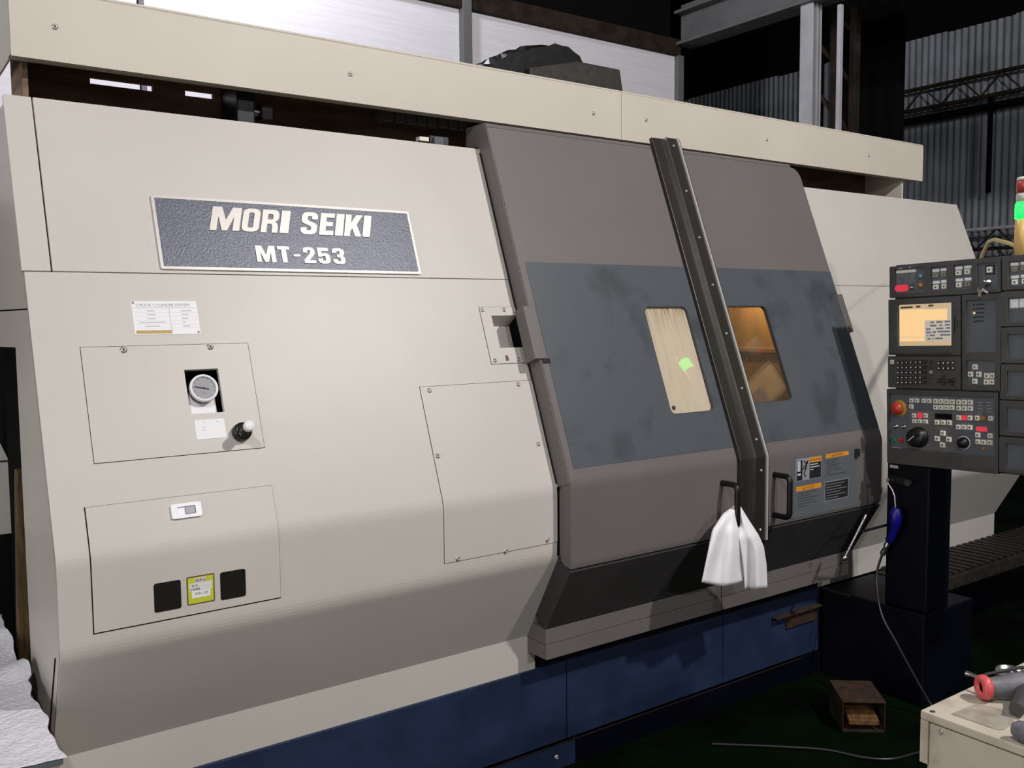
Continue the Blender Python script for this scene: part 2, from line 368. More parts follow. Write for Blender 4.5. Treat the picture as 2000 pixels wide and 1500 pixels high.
# screw head shared by all cover plates (axis = local -Y ... built along +Z)
_sb = MB(); _sb.lathe((0, 0, 0), (0, 0, 1), [(0.0085, 0.0), (0.0085, 0.0008), (0.0062, 0.0012), (0.0062, 0.0040), (0.0048, 0.0052), (0.0030, 0.0052), (0.0026, 0.0024), (0.0, 0.0024)], SCREW, 14)
_sb.cyl((0, 0, 0.0024), (0, 0, 0.0027), 0.0026, INK, 6)
SCREW_ME = _sb.mesh('screw')
def screw(parent, p, nrm=(0, -1, 0), sc=1.0, name='screw'):
    o = bpy.data.objects.new(name, SCREW_ME); COL.objects.link(o); o.parent = parent
    off = -parent.location if (parent.type == 'EMPTY') else Vector((0, 0, 0))
    o.location = Vector(p) + off; o.scale = (sc, sc, sc)
    o.rotation_euler = Vector(nrm).to_track_quat('Z', 'Y').to_euler()
    return o
PN = (0, -CT, ST)

# ------------------------------------------------------------------ the hall
ZF = -0.12
fl = MB(); fl.box(-7, 11, -8, 11, ZF-0.1, ZF, FLOOR); struct(fl.build('floor'))
fa = MB(); fa.box(-7, 2.25, -8, 1.55, ZF, ZF+0.004, mat('pale_bounce_floor', (0.30, 0.29, 0.21), 0.8, noise=0.3, nscale=1.5, spec=0.2)); struct(fa.build('floor_bounce_patch'))  # pale floor area added out of view to bounce light onto the bevels
rf = MB(); rf.box(-7, 11.2, -8, 11.2, 7.0, 7.1, DARK); struct(rf.build('ceiling'))
wf = MB(); wf.box(-7, 11, 10.6, 10.7, ZF, 7.0, DARK); struct(wf.build('wall_back'))
# pale sheet wall behind the machine
YW = 6.0
pw = MB(); pw.box(-3.0, 6.16, YW+0.03, YW+0.06, ZF, 3.95, DARK); wallp = struct(pw.build('wall_partition'))
sheets = [(-3.0, -1.0), (-0.98, 1.53), (1.56, 3.86), (3.90, 6.15)]
for a, b in sheets:
    q = MB(); q.box(a+0.004, b-0.004, YW, YW+0.03, ZF, 3.885, WALLP); q.build('wall_sheet', wallp, 0.003)
q = MB(); q.box(3.845, 3.925, YW-0.06, YW, ZF, 5.2, BEAMG); tag(q.build('wall_post', None, 0.004), 'dark steel post between the pale wall sheets above the long cover', 'post')
q = MB(); q.box(1.53, 1.56, YW-0.03, YW, ZF, 3.885, BEAMG); tag(q.build('wall_post', None, 0.003), 'slim post at the top edge, left of the dark steel post', 'post')
q = MB(); q.box(-3.0, 6.16, YW-0.05, YW+0.08, 3.885, 4.02, RUSTD); q.box(-3.0, 6.16, YW+0.08, YW+0.12, 3.95, 5.2, DARK)
tag(q.build('roof_beam', None, 0.003), 'rusty brown beam along the top of the pale wall sheets', 'beam')
q = MB(); q.box(6.13, 6.20, YW-0.05, YW+0.05, ZF, 3.885, BEAMG); tag(q.build('wall_post', None, 0.003), 'grey corner post at the right end of the pale wall', 'post')
# runway girder towards the front, post under it
g = thing('runway_girder', 'grey steel girder running forward under the dark roof', 'girder', (6.2, 4.5, 3.97))
q = MB(); q.box(6.19, 6.21, 1.2, 5.98, 3.99, 4.24, BEAMG); q.build('web', g)
q = MB(); q.box(6.10, 6.32, 1.2, 5.98, 3.965, 3.99, BEAMG); q.build('bottom_flange', g, 0.003)
q = MB(); q.box(6.10, 6.32, 1.2, 5.98, 4.24, 4.265, BEAMG); q.build('top_flange', g, 0.003)
q = MB(); q.box(6.19, 6.23, 1.2, 5.98, 4.30, 4.33, BEAMG); q.box(6.2, 6.22, 1.2, 5.98, 4.265, 4.30, BEAMG); q.build('crane_rail', g)
p = thing('steel_column', 'pale grey steel column standing under the girder', 'column', (6.2, 4.6, ZF))
q = MB(); q.box(6.19, 6.21, 4.545, 4.655, ZF, 3.965, POSTG); q.build('web', p)
for xx in (6.145, 6.245): q = MB(); q.box(xx-0.008+0.0, xx+0.008, 4.545, 4.66, ZF, 3.965, POSTG); q.build('flange', p, 0.002)
q = MB(); q.box(6.18, 6.22, 4.33, 4.36, ZF, 3.9, POSTG); tag(q.build('conduit_post', None, 0.003), 'thin grey upright to the right of the pale steel column', 'post')
lc = thing('lattice_column', 'dark rusty lattice column between the pale column and the thin upright', 'column', (6.6, 4.5, ZF))
for yy in (4.70, 4.86, 4.52):
    q = MB(); q.box(6.62, 6.68, yy-0.03, yy+0.03, ZF, 6.9, RUSTD if yy != 4.86 else DARK); q.build('upright', lc)
for k in range(12):
    z0 = 1.8 + 0.4*k
    q = MB(); q.bar((6.65, 4.52, z0), (6.65, 4.86, z0+0.4), 0.03, RUSTD); q.build('brace', lc)
q = MB(); q.box(7.4, 7.5, 4.6, 5.25, ZF, 6.9, DARK); tag(q.build('dark_partition', None, 0.01), 'dark upright board beside the lattice column', 'board')
# corrugated wall at the right
XWALL = 10.0
wr = MB(); wr.box(XWALL+0.06, XWALL+0.12, 2.0, 10.6, ZF, 7.0, DARK); wallr = struct(wr.build('wall_right'))
def corr(y0, y1, z0, z1, xo):
    n = int((y1-y0)/0.0762*8); vs = []; fs = []
    for i in range(n+1):
        y = y0+(y1-y0)*i/n; x = XWALL+xo+0.009*math.cos(2*math.pi*(y-y0)/0.0762)
        vs += [(x, y, z0), (x, y, z1)]
    fs = [(2*i, 2*i+1, 2*i+3, 2*i+2) for i in range(n)]
    b = MB(); b.add(vs, fs, CORR, True); return b
Wd = 0.762
for tier, (z0, z1, xo) in enumerate([(ZF, 2.50, 0.045), (2.44, 3.78, 0.03), (3.72, 4.66, 0.0)]):
    for i in range(10):
        y0 = 2.6+i*Wd; b = corr(y0, y0+Wd+0.02, z0+(0.0 if i % 2 else 0.012), z1+(0.0 if i % 3 else -0.015), xo - (0.006 if i % 2 else 0))
        b.build('corrugated_sheet', wallr)
def truss(z0, z1, x, label, y0, y1, mt):
    t = thing('wall_truss', label, 'truss', (x, (y0+y1)/2, z0))
    q = MB(); q.box(x-0.03, x+0.03, y0, y1, z1-0.03, z1, mt); q.build('top_chord', t)
    q = MB(); q.box(x-0.03, x+0.03, y0, y1, z0, z0+0.035, RUSTD); q.build('bottom_chord', t)
    n = int((y1-y0)/0.42)
    for i in range(n):
        a = y0+(y1-y0)*i/n; c = y0+(y1-y0)*(i+1)/n; m_ = (a+c)/2
        for (p0, p1) in (((x, a, z0+0.02), (x, m_, z1-0.02)), ((x, m_, z1-0.02), (x, c, z0+0.02))):
            q = MB(); q.bar(p0, p1, 0.013, RUSTD); q.build('web_bar', t)
    return t
truss(3.82, 4.08, 9.86, 'dark lattice truss across the upper corrugated wall', 2.6, 6.47, RUSTD)
truss(2.22, 2.465, 9.80, 'pale topped lattice truss low on the corrugated wall behind the signal tower', 2.6, 6.0, POSTG)
q = MB(); q.box(9.83, 9.93, 2.6, 6.4, 3.70, 3.76, DARK); tag(q.build('wall_purlin', None, 0.004), 'dark purlin below the upper truss on the corrugated wall', 'purlin')
q = MB(); q.box(9.84, 9.88, 5.05, 5.09, 2.83, 3.82, DARK); tag(q.build('hanging_bar', None, 0.003), 'short dark bar hanging from the upper truss', 'bar')
q = MB(); q.box(9.80, 9.90, 6.40, 6.47, ZF, 4.3, BEAMG); tag(q.build('wall_post', None, 0.004), 'grey wall post at the left end of the upper truss', 'post')

# ------------------------------------------------------------------ the lathe
M = thing('turning_centre', 'large beige turning centre with grey sliding doors and dark blue base', 'lathe', (2.9, 2.8, ZF))
XL, XR = 0.385, 5.345
# sloping cover, lower half, with openings for the gauge and the latch pocket
ZTOP, ZSEAM, ZB = 2.217, 1.7225, 1.030
gh = rrect(0.760, 0.855, ps(1.328), ps(1.449), 0.0)
ph = rrect(1.845, 1.962, ps(1.479), ps(1.592), 0.0)
# bent lower profile (rounded bends)
def arc(p0, p1, p2, r, n=5):
    a = Vector((p0[0]-p1[0], p0[1]-p1[1])).normalized(); c = Vector((p2[0]-p1[0], p2[1]-p1[1])).normalized()
    P0 = Vector(p1)+a*r; P2 = Vector(p1)+c*r; out = []
    for i in range(n+1):
        t = i/n; q = P0*(1-t)**2 + Vector(p1)*2*t*(1-t) + P2*t*t; out.append((q.x, q.y))
    return out
pslope = (2.467+(ZB-0.995)*TAN, ZB)
PANP = [pslope] + arc(pslope, (2.467, 0.995), (2.467, 0.755), 0.024) + arc((2.467, 0.995), (2.467, 0.755), (2.655, 0.42), 0.03) + [(2.655, 0.42), (2.655, 0.285)]
b = MB()
b.plate(PF, [(XL, ps(ZB)), (2.0, ps(ZB)), (2.0, ps(ZSEAM)-0.0012), (XL, ps(ZSEAM)-0.0012)], [gh, ph], -0.012, 0.0, BEIGE)
b.sheet(PANP, XL, 2.0, 0.012, BEIGE)
lowp = b.build('lower_front_panel', M)
b = MB(); b.plate(PF, rrect(0.4535, 2.0, ps(ZSEAM)+0.0012, ps(ZTOP), 0), [], -0.012, 0.0015, BEIGE); upp = b.build('upper_front_panel', M, 0.0015)
b = MB(); b.plate(PF, rrect(XL-0.006, 0.4495, ps(ZSEAM)+0.0012, ps(ZTOP), 0), [], -0.012, 0.0015, BEIGE); b.build('corner_panel', M, 0.0015)
# left end of the cover
side = [(2.467, 0.995), (2.467, 0.755), (2.655, 0.42), (2.655, 0.285), (2.96, 0.285), (2.96, 1.515), (3.50, 1.505), (3.50, 1.62), (2.467+(1.62-0.995)*TAN, 1.62)]
SX = frame((XL, 0, 0), (0, 1, 0), (0, 0, 1), (-1, 0, 0))
b = MB(); b.plate(SX, [(y+0.008, z) for y, z in side], [], -0.012, 0.0, BEIGE); b.build('side_panel', M, 0.002)
sideu = [(2.467+(1.624-0.995)*TAN+0.008, 1.624), (3.60, 1.624), (3.60, 2.20), (2.467+(2.20-0.995)*TAN+0.008, 2.20)]
b = MB(); b.plate(SX, sideu, [], -0.012, 0.0, BEIGE); b.build('upper_side_panel', M, 0.002)
b = MB(); b.bar((XL-0.001, 2.535, 0.735), (XL-0.001, 2.735, 0.40), 0.004, GAP); b.build('side_seam', M)
b = MB(); b.box(0.42, 5.30, 3.05, 3.9, ZF, 2.15, DARK) if False else None
b.box(0.42, 1.90, 2.98, 4.0, ZF, 2.12, DARK); b.box(3.92, 5.30, 2.98, 4.0, ZF, 2.12, DARK)
b.box(1.90, 3.92, 3.72, 4.0, ZF, 2.12, DARK); b.box(1.90, 3.92, 2.75, 3.72, ZF, 0.5, DARK); b.build('inner_frame', M)
# right cover
b = MB(); b.plate(PF, rrect(3.70, XR, ps(ZSEAM)+0.0012, ps(ZTOP), 0), [], -0.012, 0.0, BEIGE); b.build('upper_front_panel', M, 0.002)
b = MB(); b.plate(PF, rrect(3.70, XR, ps(ZB), ps(ZSEAM)-0.0012, 0), [], -0.012, 0.0, BEIGE); b.sheet(PANP, 3.70, XR, 0.012, BEIGE); b.build('lower_front_panel', M)
SXR = frame((XR, 0, 0), (0, 1, 0), (0, 0, 1), (1, 0, 0))
b = MB(); b.plate(SXR, [(2.475, 0.995), (2.475, 0.755), (2.66, 0.42), (2.66, 0.285), (3.6, 0.285), (3.6, 2.2), (2.94, 2.2)], [], -0.012, 0.0, BEIGE); b.build('side_panel', M)
b = MB(); b.fbox(PF, XR-0.035, XR-0.03, ps(1.0), ps(ZTOP-0.02), 0, 0.0012, BEIGE2); b.build('edge_trim', M)
# top cover rail, two lengths
YR = 2.93
for x0, x1 in ((0.405, 2.679), (2.681, 4.972)):
    b = MB(); b.sheet([(3.30, 2.527), (YR+0.012, 2.527), (YR, 2.515), (YR, 2.325), (YR+0.03, 2.325)][1:4], x0, x1, 0.006, BEIGE2)
    b.box(x0, x1, YR+0.004, 3.02, 2.521, 2.527, BEIGE2); b.box(x0, x1, YR+0.004, YR+0.05, 2.325, 2.331, BEIGE2)
    if x0 < 1: b.box(x0, x0+0.006, YR+0.003, 3.40, 2.326, 2.526, BEIGE2)
    else: b.box(x1-0.006, x1, YR+0.003, 3.02, 2.326, 2.526, BEIGE2)
    r = b.build('top_cover_rail', M)
    for xs_, zs_ in ([(0.519, 2.421), (1.435, 2.419), (2.527, 2.416)] if x0 < 1 else [(2.824, 2.423), (3.62, 2.42), (4.45, 2.42)]):
        screw(r, (xs_, YR, zs_), sc=1.0)
# dark works seen in the slot between rail and cover, with two openings to the bright wall behind
b = MB()
b.box(0.44, 0.66, 3.19, 3.21, 2.10, 2.50, BEAMB); b.box(0.66, 1.05, 3.19, 3.21, 2.10, 2.336, BEAMB); b.box(0.66, 1.05, 3.19, 3.21, 2.356, 2.50, BEAMB)
b.box(0.852, 0.955, 3.19, 3.21, 2.336, 2.356, BEAMB); b.box(1.05, 4.85, 3.19, 3.21, 2.10, 2.50, BEAMB)
b.build('slide_beam', M)
b = MB(); b.box(0.42, 4.85, 3.02, 3.19, 2.42, 2.50, BEAMB); b.build('slide_cover', M)
b = MB(); b.box(0.45, 4.8, 3.10, 3.19, 2.375, 2.395, DGREY); b.build('guide_rail', M, 0.003)
b = MB(); b.box(0.40, 5.30, 2.955, 3.19, 2.13, 2.15, BEAMB); b.build('inner_ledge', M)
b = MB(); b.box(4.815, 4.83, 2.96, 3.19, 2.15, 2.42, BEIGE2); b.build('end_plate', M); b = MB(); b.box(0.44, 0.455, 3.0, 3.19, 2.15, 2.42, BEAMB); b.build('end_plate', M)
b = MB(); b.box(1.07, 1.13, 3.02, 3.18, 2.16, 2.42, BLACK); b.build('limit_switch_bracket', M, 0.004)
b = MB(); b.cyl((1.13, 3.08, 2.285), (1.165, 3.08, 2.285), 0.012, STEEL); b.box(1.165, 1.205, 3.05, 3.10, 2.258, 2.312, TOOLD); b.build('limit_switch', M, 0.004)
for k in range(8):
    b = MB(); b.plate(frame((0, 3.03, 0), (1, 0, 0), (0, 0, 1), (0, -1, 0)), rrect(1.615+k*0.046, 1.657+k*0.046, 2.300, 2.345, 0.010, 3), [], -0.10, 0.0, DGREY); b.build('cable_chain_link', M)
b = MB(); b.box(1.745, 1.785, 3.0, 3.03, 2.238, 2.254, KEYW); b.box(1.79, 1.87, 3.0, 3.05, 2.222, 2.262, TOOLD); b.box(1.80, 1.84, 2.985, 3.0, 2.228, 2.256, PENDP); b.build('proximity_sensor', M, 0.002)

# nameplate with raised letters
b = MB(); b.plate(PF, rrect(0.735, 1.592, ps(1.733), ps(1.952), 0.006), [], 0.0015, 0.008, SILVER)
npl = b.build('nameplate', M, 0.0015)
b = MB(); b.plate(PF, rrect(0.744, 1.583, ps(1.733)+0.009, ps(1.952)-0.009, 0.003), [], 0.0078, 0.0086, NAMEBG); b.build('nameplate_face', npl)
G = {
 'M': (.95, [(0,0),(.22,0),(.22,.6),(.39,0),(.56,0),(.73,.6),(.73,0),(.95,0),(.95,1),(.65,1),(.475,.45),(.3,1),(0,1)], []),
 'O': (.70, [(.2,0),(.5,0),(.62,.04),(.7,.16),(.7,.84),(.62,.96),(.5,1),(.2,1),(.08,.96),(0,.84),(0,.16),(.08,.04)], [[(.28,.17),(.42,.17),(.46,.21),(.46,.79),(.42,.83),(.28,.83),(.24,.79),(.24,.21)]]),
 'R': (.70, [(0,0),(.24,0),(.24,.38),(.40,.38),(.45,.31),(.46,0),(.70,0),(.69,.3),(.64,.42),(.55,.48),(.64,.53),(.70,.63),(.70,.82),(.64,.95),(.52,1),(0,1)], [[(.24,.57),(.42,.57),(.46,.62),(.46,.76),(.42,.81),(.24,.81)]]),
 'I': (.25, [(0,0),(.25,0),(.25,1),(0,1)], []),
 'S': (.66, [(0,.3),(0,.15),(.08,.04),(.2,0),(.46,0),(.58,.04),(.66,.16),(.66,.4),(.58,.5),(.3,.62),(.24,.68),(.24,.78),(.28,.82),(.38,.82),(.42,.78),(.42,.68),(.66,.68),(.66,.84),(.58,.96),(.46,1),(.2,1),(.08,.96),(0,.84),(0,.6),(.08,.5),(.36,.38),(.42,.32),(.42,.22),(.38,.18),(.28,.18),(.24,.22),(.24,.3)], []),
 'E': (.55, [(0,0),(.55,0),(.55,.2),(.24,.2),(.24,.41),(.5,.41),(.5,.6),(.24,.6),(.24,.8),(.55,.8),(.55,1),(0,1)], []),
 'K': (.72, [(0,0),(.24,0),(.24,.24),(.32,.36),(.46,0),(.72,0),(.48,.55),(.70,1),(.44,1),(.24,.62),(.24,1),(0,1)], []),
 'T': (.60, [(.18,0),(.42,0),(.42,.8),(.6,.8),(.6,1),(0,1),(0,.8),(.18,.8)], []),
 '-': (.30, [(0,.40),(.3,.40),(.3,.53),(0,.53)], []),
 '2': (.66, [(0,0),(.66,0),(.66,.2),(.3,.2),(.56,.48),(.66,.62),(.66,.84),(.58,.96),(.46,1),(.2,1),(.08,.96),(0,.84),(0,.66),(.24,.66),(.24,.78),(.28,.82),(.38,.82),(.42,.78),(.42,.68),(.36,.58),(0,.2)], []),
 '5': (.66, [(0,.32),(0,.16),(.08,.04),(.2,0),(.46,0),(.58,.04),(.66,.16),(.66,.5),(.58,.62),(.48,.66),(.34,.66),(.24,.62),(.24,.8),(.62,.8),(.62,1),(.02,1),(.02,.42),(.22,.42),(.28,.48),(.38,.48),(.42,.44),(.42,.22),(.38,.18),(.28,.18),(.24,.22),(.24,.32)], []),
 '3': (.66, [(0,.3),(0,.16),(.08,.04),(.2,0),(.46,0),(.58,.04),(.66,.16),(.66,.4),(.56,.52),(.66,.64),(.66,.84),(.58,.96),(.46,1),(.2,1),(.08,.96),(0,.84),(0,.7),(.24,.7),(.24,.78),(.28,.82),(.38,.82),(.42,.78),(.42,.66),(.38,.6),(.24,.6),(.24,.43),(.38,.43),(.42,.38),(.42,.22),(.38,.18),(.28,.18),(.24,.22),(.24,.3)], [])}
def letter(ch, x0, x1, z0, h, shear):
    wd, o, hs = G[ch]; s = (x1-x0)/wd
    f = lambda p: (x0+p[0]*s+p[1]*shear, ps(z0)+p[1]*h)
    b = MB(); b.plate(PF, [f(p) for p in o], [[f(p) for p in hh] for hh in hs], 0.0085, 0.0115, SILVER); b.build('letter', npl)
for ch, a, c in (('M', .890, .980), ('O', .986, 1.040), ('R', 1.047, 1.101), ('I', 1.108, 1.137), ('S', 1.176, 1.231), ('E', 1.240, 1.289), ('I', 1.295, 1.323), ('K', 1.328, 1.390), ('I', 1.394, 1.421)):
    letter(ch, a, c, 1.853, 0.0780, 0.022)
for ch, a, c in (('M', 1.022, 1.083), ('T', 1.092, 1.131), ('-', 1.142, 1.164), ('2', 1.175, 1.214), ('5', 1.223, 1.264), ('3', 1.274, 1.316)):
    letter(ch, a, c, 1.7595, 0.0545, 0.0)
for xs_, zs_ in ((0.756, 1.745), (1.165, 1.940)): screw(npl, PF(xs_, ps(zs_), 0.0085), PN, 0.5)

# chuck cylinder data plate
b = MB(); f = PF; z0, z1 = ps(1.549), ps(1.643)
b.plate(f, rrect(0.642, 0.822, z0, z1, 0.004), [], 0.0, 0.0015, WHITE)
text_mb(b, 'CHUCK CYLINDER SYSTEM', f, 0.653, z1-0.0165, 0.0125, PRINT, 0.0018, xs=0.98)
b.fbox(f, 0.644, 0.820, z1-0.0215, z1-0.0205, 0.0015, 0.0017, PRINT)
b.fbox(f, 0.742, 0.743, z0+0.004, z1-0.0215, 0.0015, 0.0017, PRINT)
b.fbox(f, 0.646, 0.742, z0+0.003, z0+0.013, 0.0015, 0.0018, OCHRE)
for k in range(5):
    zz = z1-0.031-k*0.0115; b.fbox(f, 0.648, 0.740, zz-0.0045, zz-0.0041, 0.0015, 0.0017, PRINTL); b.fbox(f, 0.745, 0.818, zz-0.0045, zz-0.0041, 0.0015, 0.0017, PRINTL)
    w_ = (0.022, 0.024, 0.022, 0.07, 0.04)[k]; b.fbox(f, 0.692-w_/2, 0.692+w_/2, zz, zz+0.003, 0.0015, 0.0018, PRINTL)
    b.fbox(f, 0.775, 0.775+(0.03, 0.02, 0.018, 0.01, 0.02)[k], zz, zz+0.003, 0.0015, 0.0018, PRINTL)
dp = b.build('data_plate', M)
screw(dp, PF(0.647, z1-0.005, 0.0015), PN, 0.45); screw(dp, PF(0.816, z0+0.006, 0.0015), PN, 0.45)

# hydraulic hatch with the gauge opening
b = MB(); b.plate(PF, rrect(0.4978, 0.9552, ps(1.2203), ps(1.5202), 0), [rrect(0.759, 0.856, ps(1.328), ps(1.449), 0)], 0.0, 0.0008, GAP); gk = b
b = MB(); b.plate(PF, rrect(0.499, 0.954, ps(1.2215), ps(1.519), 0), [rrect(0.760, 0.855, ps(1.328), ps(1.449), 0)], 0.0, 0.0022, BEIGE)
hat = b.build('gauge_hatch', M, 0.0008); gk.build('hatch_gap', hat)
screw(hat, PF(0.606, ps(1.509), 0.002), PN, 1.15); screw(hat, PF(0.842, ps(1.511), 0.002), PN, 1.15)
# box behind the opening
b = MB(); u0, u1, v0, v1 = 0.758, 0.857, ps(1.326), ps(1.451)
b.fbox(PF, u0-0.03, u1+0.03, v0-0.02, v1+0.02, -0.135, -0.13, DARK)
b.fbox(PF, u0-0.03, u0-0.02, v0-0.02, v1+0.02, -0.13, -0.012, DARK); b.fbox(PF, u1+0.02, u1+0.03, v0-0.02, v1+0.02, -0.13, -0.012, DARK)
b.fbox(PF, u0-0.02, u1+0.02, v1+0.01, v1+0.02, -0.13, -0.012, DARK); b.fbox(PF, u0-0.02, u1+0.02, v0-0.02, v0-0.01, -0.13, -0.012, DARK)
b.build('gauge_recess', hat)
b = MB(); b.fbox(PF, u0-0.01, u1-0.014, v0-0.005, v0+0.072, -0.030, -0.026, WHITE); b.fbox(PF, u0-0.01, u1-0.014, v0-0.005, v0, -0.026, -0.012, WHITE); b.build('gauge_bracket', hat)
ga = PF(0.809, ps(1.398), -0.055)
pg = MB(); nn = Vector(PN)
pg.lathe(ga, nn, [(0.0, 0.0), (0.036, 0.0), (0.036, 0.035), (0.040, 0.037), (0.040, 0.052), (0.036, 0.055), (0.0345, 0.050), (0.0, 0.050)], BLACK, 32)
pgo = pg.build('pressure_gauge', M)
b = MB(); b.lathe(ga, nn, [(0.0402, 0.044), (0.0402, 0.054), (0.037, 0.0565), (0.0335, 0.0555), (0.033, 0.051)], WHITE, 36); b.build('bezel', pgo)
GF = frame(ga + nn*0.0505, (1, 0, 0), (0, ST, CT), PN)
b = MB(); b.plate(GF, circ(0, 0, 0.0335, 32), [], 0, 0.0003, mat('gauge_face', (0.28, 0.28, 0.30), 0.5)); text_mb(b, 'MPa', GF, 0, -0.018, 0.008, PRINT, 0.0006, 'CENTER')
for k in range(11):
    a = math.radians(225-27*k); b.bar(GF(0.027*math.cos(a), 0.027*math.sin(a), 0.0006), GF(0.031*math.cos(a), 0.031*math.sin(a), 0.0006), 0.0008, INK)
b.build('dial', pgo)
b = MB(); b.bar(GF(0.014, -0.004, 0.0015), GF(-0.025, 0.006, 0.0015), 0.0022, INK); b.cyl(GF(0, 0, 0.0005), GF(0, 0, 0.003), 0.003, INK); b.build('needle', pgo)
# small label and adjuster knob
b = MB(); b.plate(PF, rrect(0.767, 0.850, ps(1.258), ps(1.310), 0.004), [], 0.002, 0.0034, WHITE)
for k, (x, z) in enumerate(((0.790, 1.301), (0.826, 1.302), (0.788, 1.290), (0.785, 1.281))): b.fbox(PF, x, x+0.008, ps(z), ps(z)+0.0022, 0.0034, 0.0036, PRINTL)
b.build('label_plate', hat)
kb = Vector(PF(0.892, ps(1.267), 0.002)); b = MB()
b.lathe(kb, nn, [(0.0, 0.0), (0.026, 0.0), (0.027, 0.010), (0.025, 0.024), (0.021, 0.027), (0.016, 0.028)], BLACK, 28)
b.lathe(kb, nn, [(0.014, 0.028), (0.014, 0.034), (0.0165, 0.036), (0.0165, 0.040), (0.012, 0.042), (0.012, 0.066)], STRIP, 24)
b.lathe(kb, nn, [(0.0125, 0.064), (0.0150, 0.066), (0.0150, 0.082), (0.013, 0.084), (0.0, 0.084)], WHITE, 24)
b.build('adjuster_knob', hat)

# lower drop-down hatch: bent over the break of the panel
def hatch_prof(z_top, z_bot, d):
    pr = [(2.467+(z_top-0.995)*TAN, z_top)] + arc((2.467+(z_top-0.995)*TAN, z_top), (2.467, 0.995), (2.467, 0.755), 0.024) + [(2.467, z_bot)]
    return offset(pr, d)
b = MB(); b.sheet(hatch_prof(1.1176, 0.8003, 0.0008), 0.4623, 0.9569, 0.0008, GAP); gk = b
b = MB(); b.sheet(hatch_prof(1.1165, 0.8040, 0.0030), 0.4650, 0.9555, 0.0022, BEIGE); h2 = b.build('drop_hatch', M); gk.build('hatch_gap', h2)
b = MB(); LAT = mat('latch_nickel', (0.74, 0.74, 0.77), 0.35, metal=0.2); LATD = mat('latch_slider', (0.30, 0.29, 0.30), 0.4, metal=0.3)
b.plate(PF, rrect(0.671, 0.751, ps(1.060), ps(1.097), 0.006), [rrect(0.687, 0.735, ps(1.068), ps(1.089), 0.002)], 0.003, 0.010, LAT)
b.fbox(PF, 0.687, 0.735, ps(1.068), ps(1.089), 0.003, 0.0045, LAT); b.fbox(PF, 0.709, 0.733, ps(1.070), ps(1.087), 0.0045, 0.009, LATD)
b.build('slide_latch', h2, 0.001)
for a, c in ((0.612, 0.681), (0.786, 0.856)):
    b = MB(); b.plate(PV, rrect(a, c, 0.827, 0.904, 0.006), [], 0.0025, 0.0042, BLACKG); b.build('sight_window', h2)
b = MB(); b.plate(PV, rrect(0.696, 0.7705, 0.829, 0.9065, 0.004), [], 0.0025, 0.0034, BROWNP)
b.plate(PV, rrect(0.6995, 0.767, 0.8325, 0.9030, 0.001), [], 0.0034, 0.0037, YELLOW)
b.fbox(PV, 0.718, 0.748, 0.889, 0.9005, 0.0037, 0.0039, PAPER); text_mb(b, '潤滑油', PV, 0.733, 0.8905, 0.0095, INK, 0.0042, 'CENTER')
b.fbox(PV, 0.703, 0.7635, 0.866, 0.8875, 0.0037, 0.0039, PAPER); b.fbox(PV, 0.709, 0.7585, 0.847, 0.866, 0.0037, 0.0039, WHITE)
text_mb(b, '油 名', PV, 0.717, 0.878, 0.0075, INK, 0.0042, 'CENTER'); text_mb(b, '交換期間', PV, 0.718, 0.868, 0.0068, INK, 0.0042, 'CENTER'); text_mb(b, '半年に1回', PV, 0.734, 0.855, 0.008, INK, 0.0042, 'CENTER')
for z in (0.8765, 0.8665): b.fbox(PV, 0.732, 0.7635, z, z+0.0006, 0.0039, 0.0041, PRINTL)
b.build('lubricant_sticker', h2)
# screwed cover at the right, bent the same way
b = MB(); b.sheet(hatch_prof(1.3642, 0.8080, 0.0008), 1.4992, 1.9640, 0.0008, GAP); gk = b
b = MB(); b.sheet(hatch_prof(1.3625, 0.8095, 0.0028), 1.5005, 1.9625, 0.0020, BEIGE); cv = b.build('screwed_cover', M); gk.build('cover_gap', cv)
for x, z in ((1.533, 1.350), (1.893, 1.352), (1.514, 1.145), (1.921, 1.147)): screw(cv, PF(x, ps(z), 0.0028), PN, 1.0)
for x, z in ((1.549, 0.818), (1.913, 0.823), (1.738, 0.813)): screw(cv, PV(x, z, 0.0028), (0, -1, 0), 1.0)
b = MB(); b.fbox(PF, 1.9555, 1.966, ps(1.01), ps(1.43), 0.0, 0.005, BLACK); b.fbox(PF, 1.9555, 1.966, ps(1.43), ps(2.20), 0.0, 0.005, BLACK); b.fbox(PV, 1.9575, 1.966, 0.76, 1.0, 0.0, 0.004, BLACK); b.build('door_gap_shade', M)  # black strip stands in for the dark shaded gap along the door
# latch pocket plate
b = MB(); b.plate(PF, rrect(1.8002, 1.962, ps(1.4242), ps(1.6238), 0), [rrect(1.844, 1.961, ps(1.479), ps(1.592), 0)], 0.0, 0.0008, GAP); gk = b
b = MB(); b.plate(PF, rrect(1.8015, 1.962, ps(1.4255), ps(1.6225), 0), [rrect(1.845, 1.9605, ps(1.479), ps(1.592), 0)], 0.0, 0.0024, BEIGE); lp = b.build('latch_plate', M); gk.build('plate_gap', lp)
b = MB(); d0 = -0.055
for q4 in ([(1.845, 1.479, 0), (1.845, 1.592, 0), (1.885, 1.575, d0), (1.885, 1.479, d0)], [(1.845, 1.592, 0), (1.962, 1.592, 0), (1.962, 1.575, d0), (1.885, 1.575, d0)], [(1.885, 1.479, d0), (1.885, 1.575, d0), (1.962, 1.575, d0), (1.962, 1.479, d0)], [(1.845, 1.479, 0), (1.885, 1.479, d0), (1.962, 1.479, d0), (1.962, 1.479, 0)]):
    b.add([PF(x, ps(z), n) for x, z, n in q4], [(0, 1, 2, 3)], BEIGE)
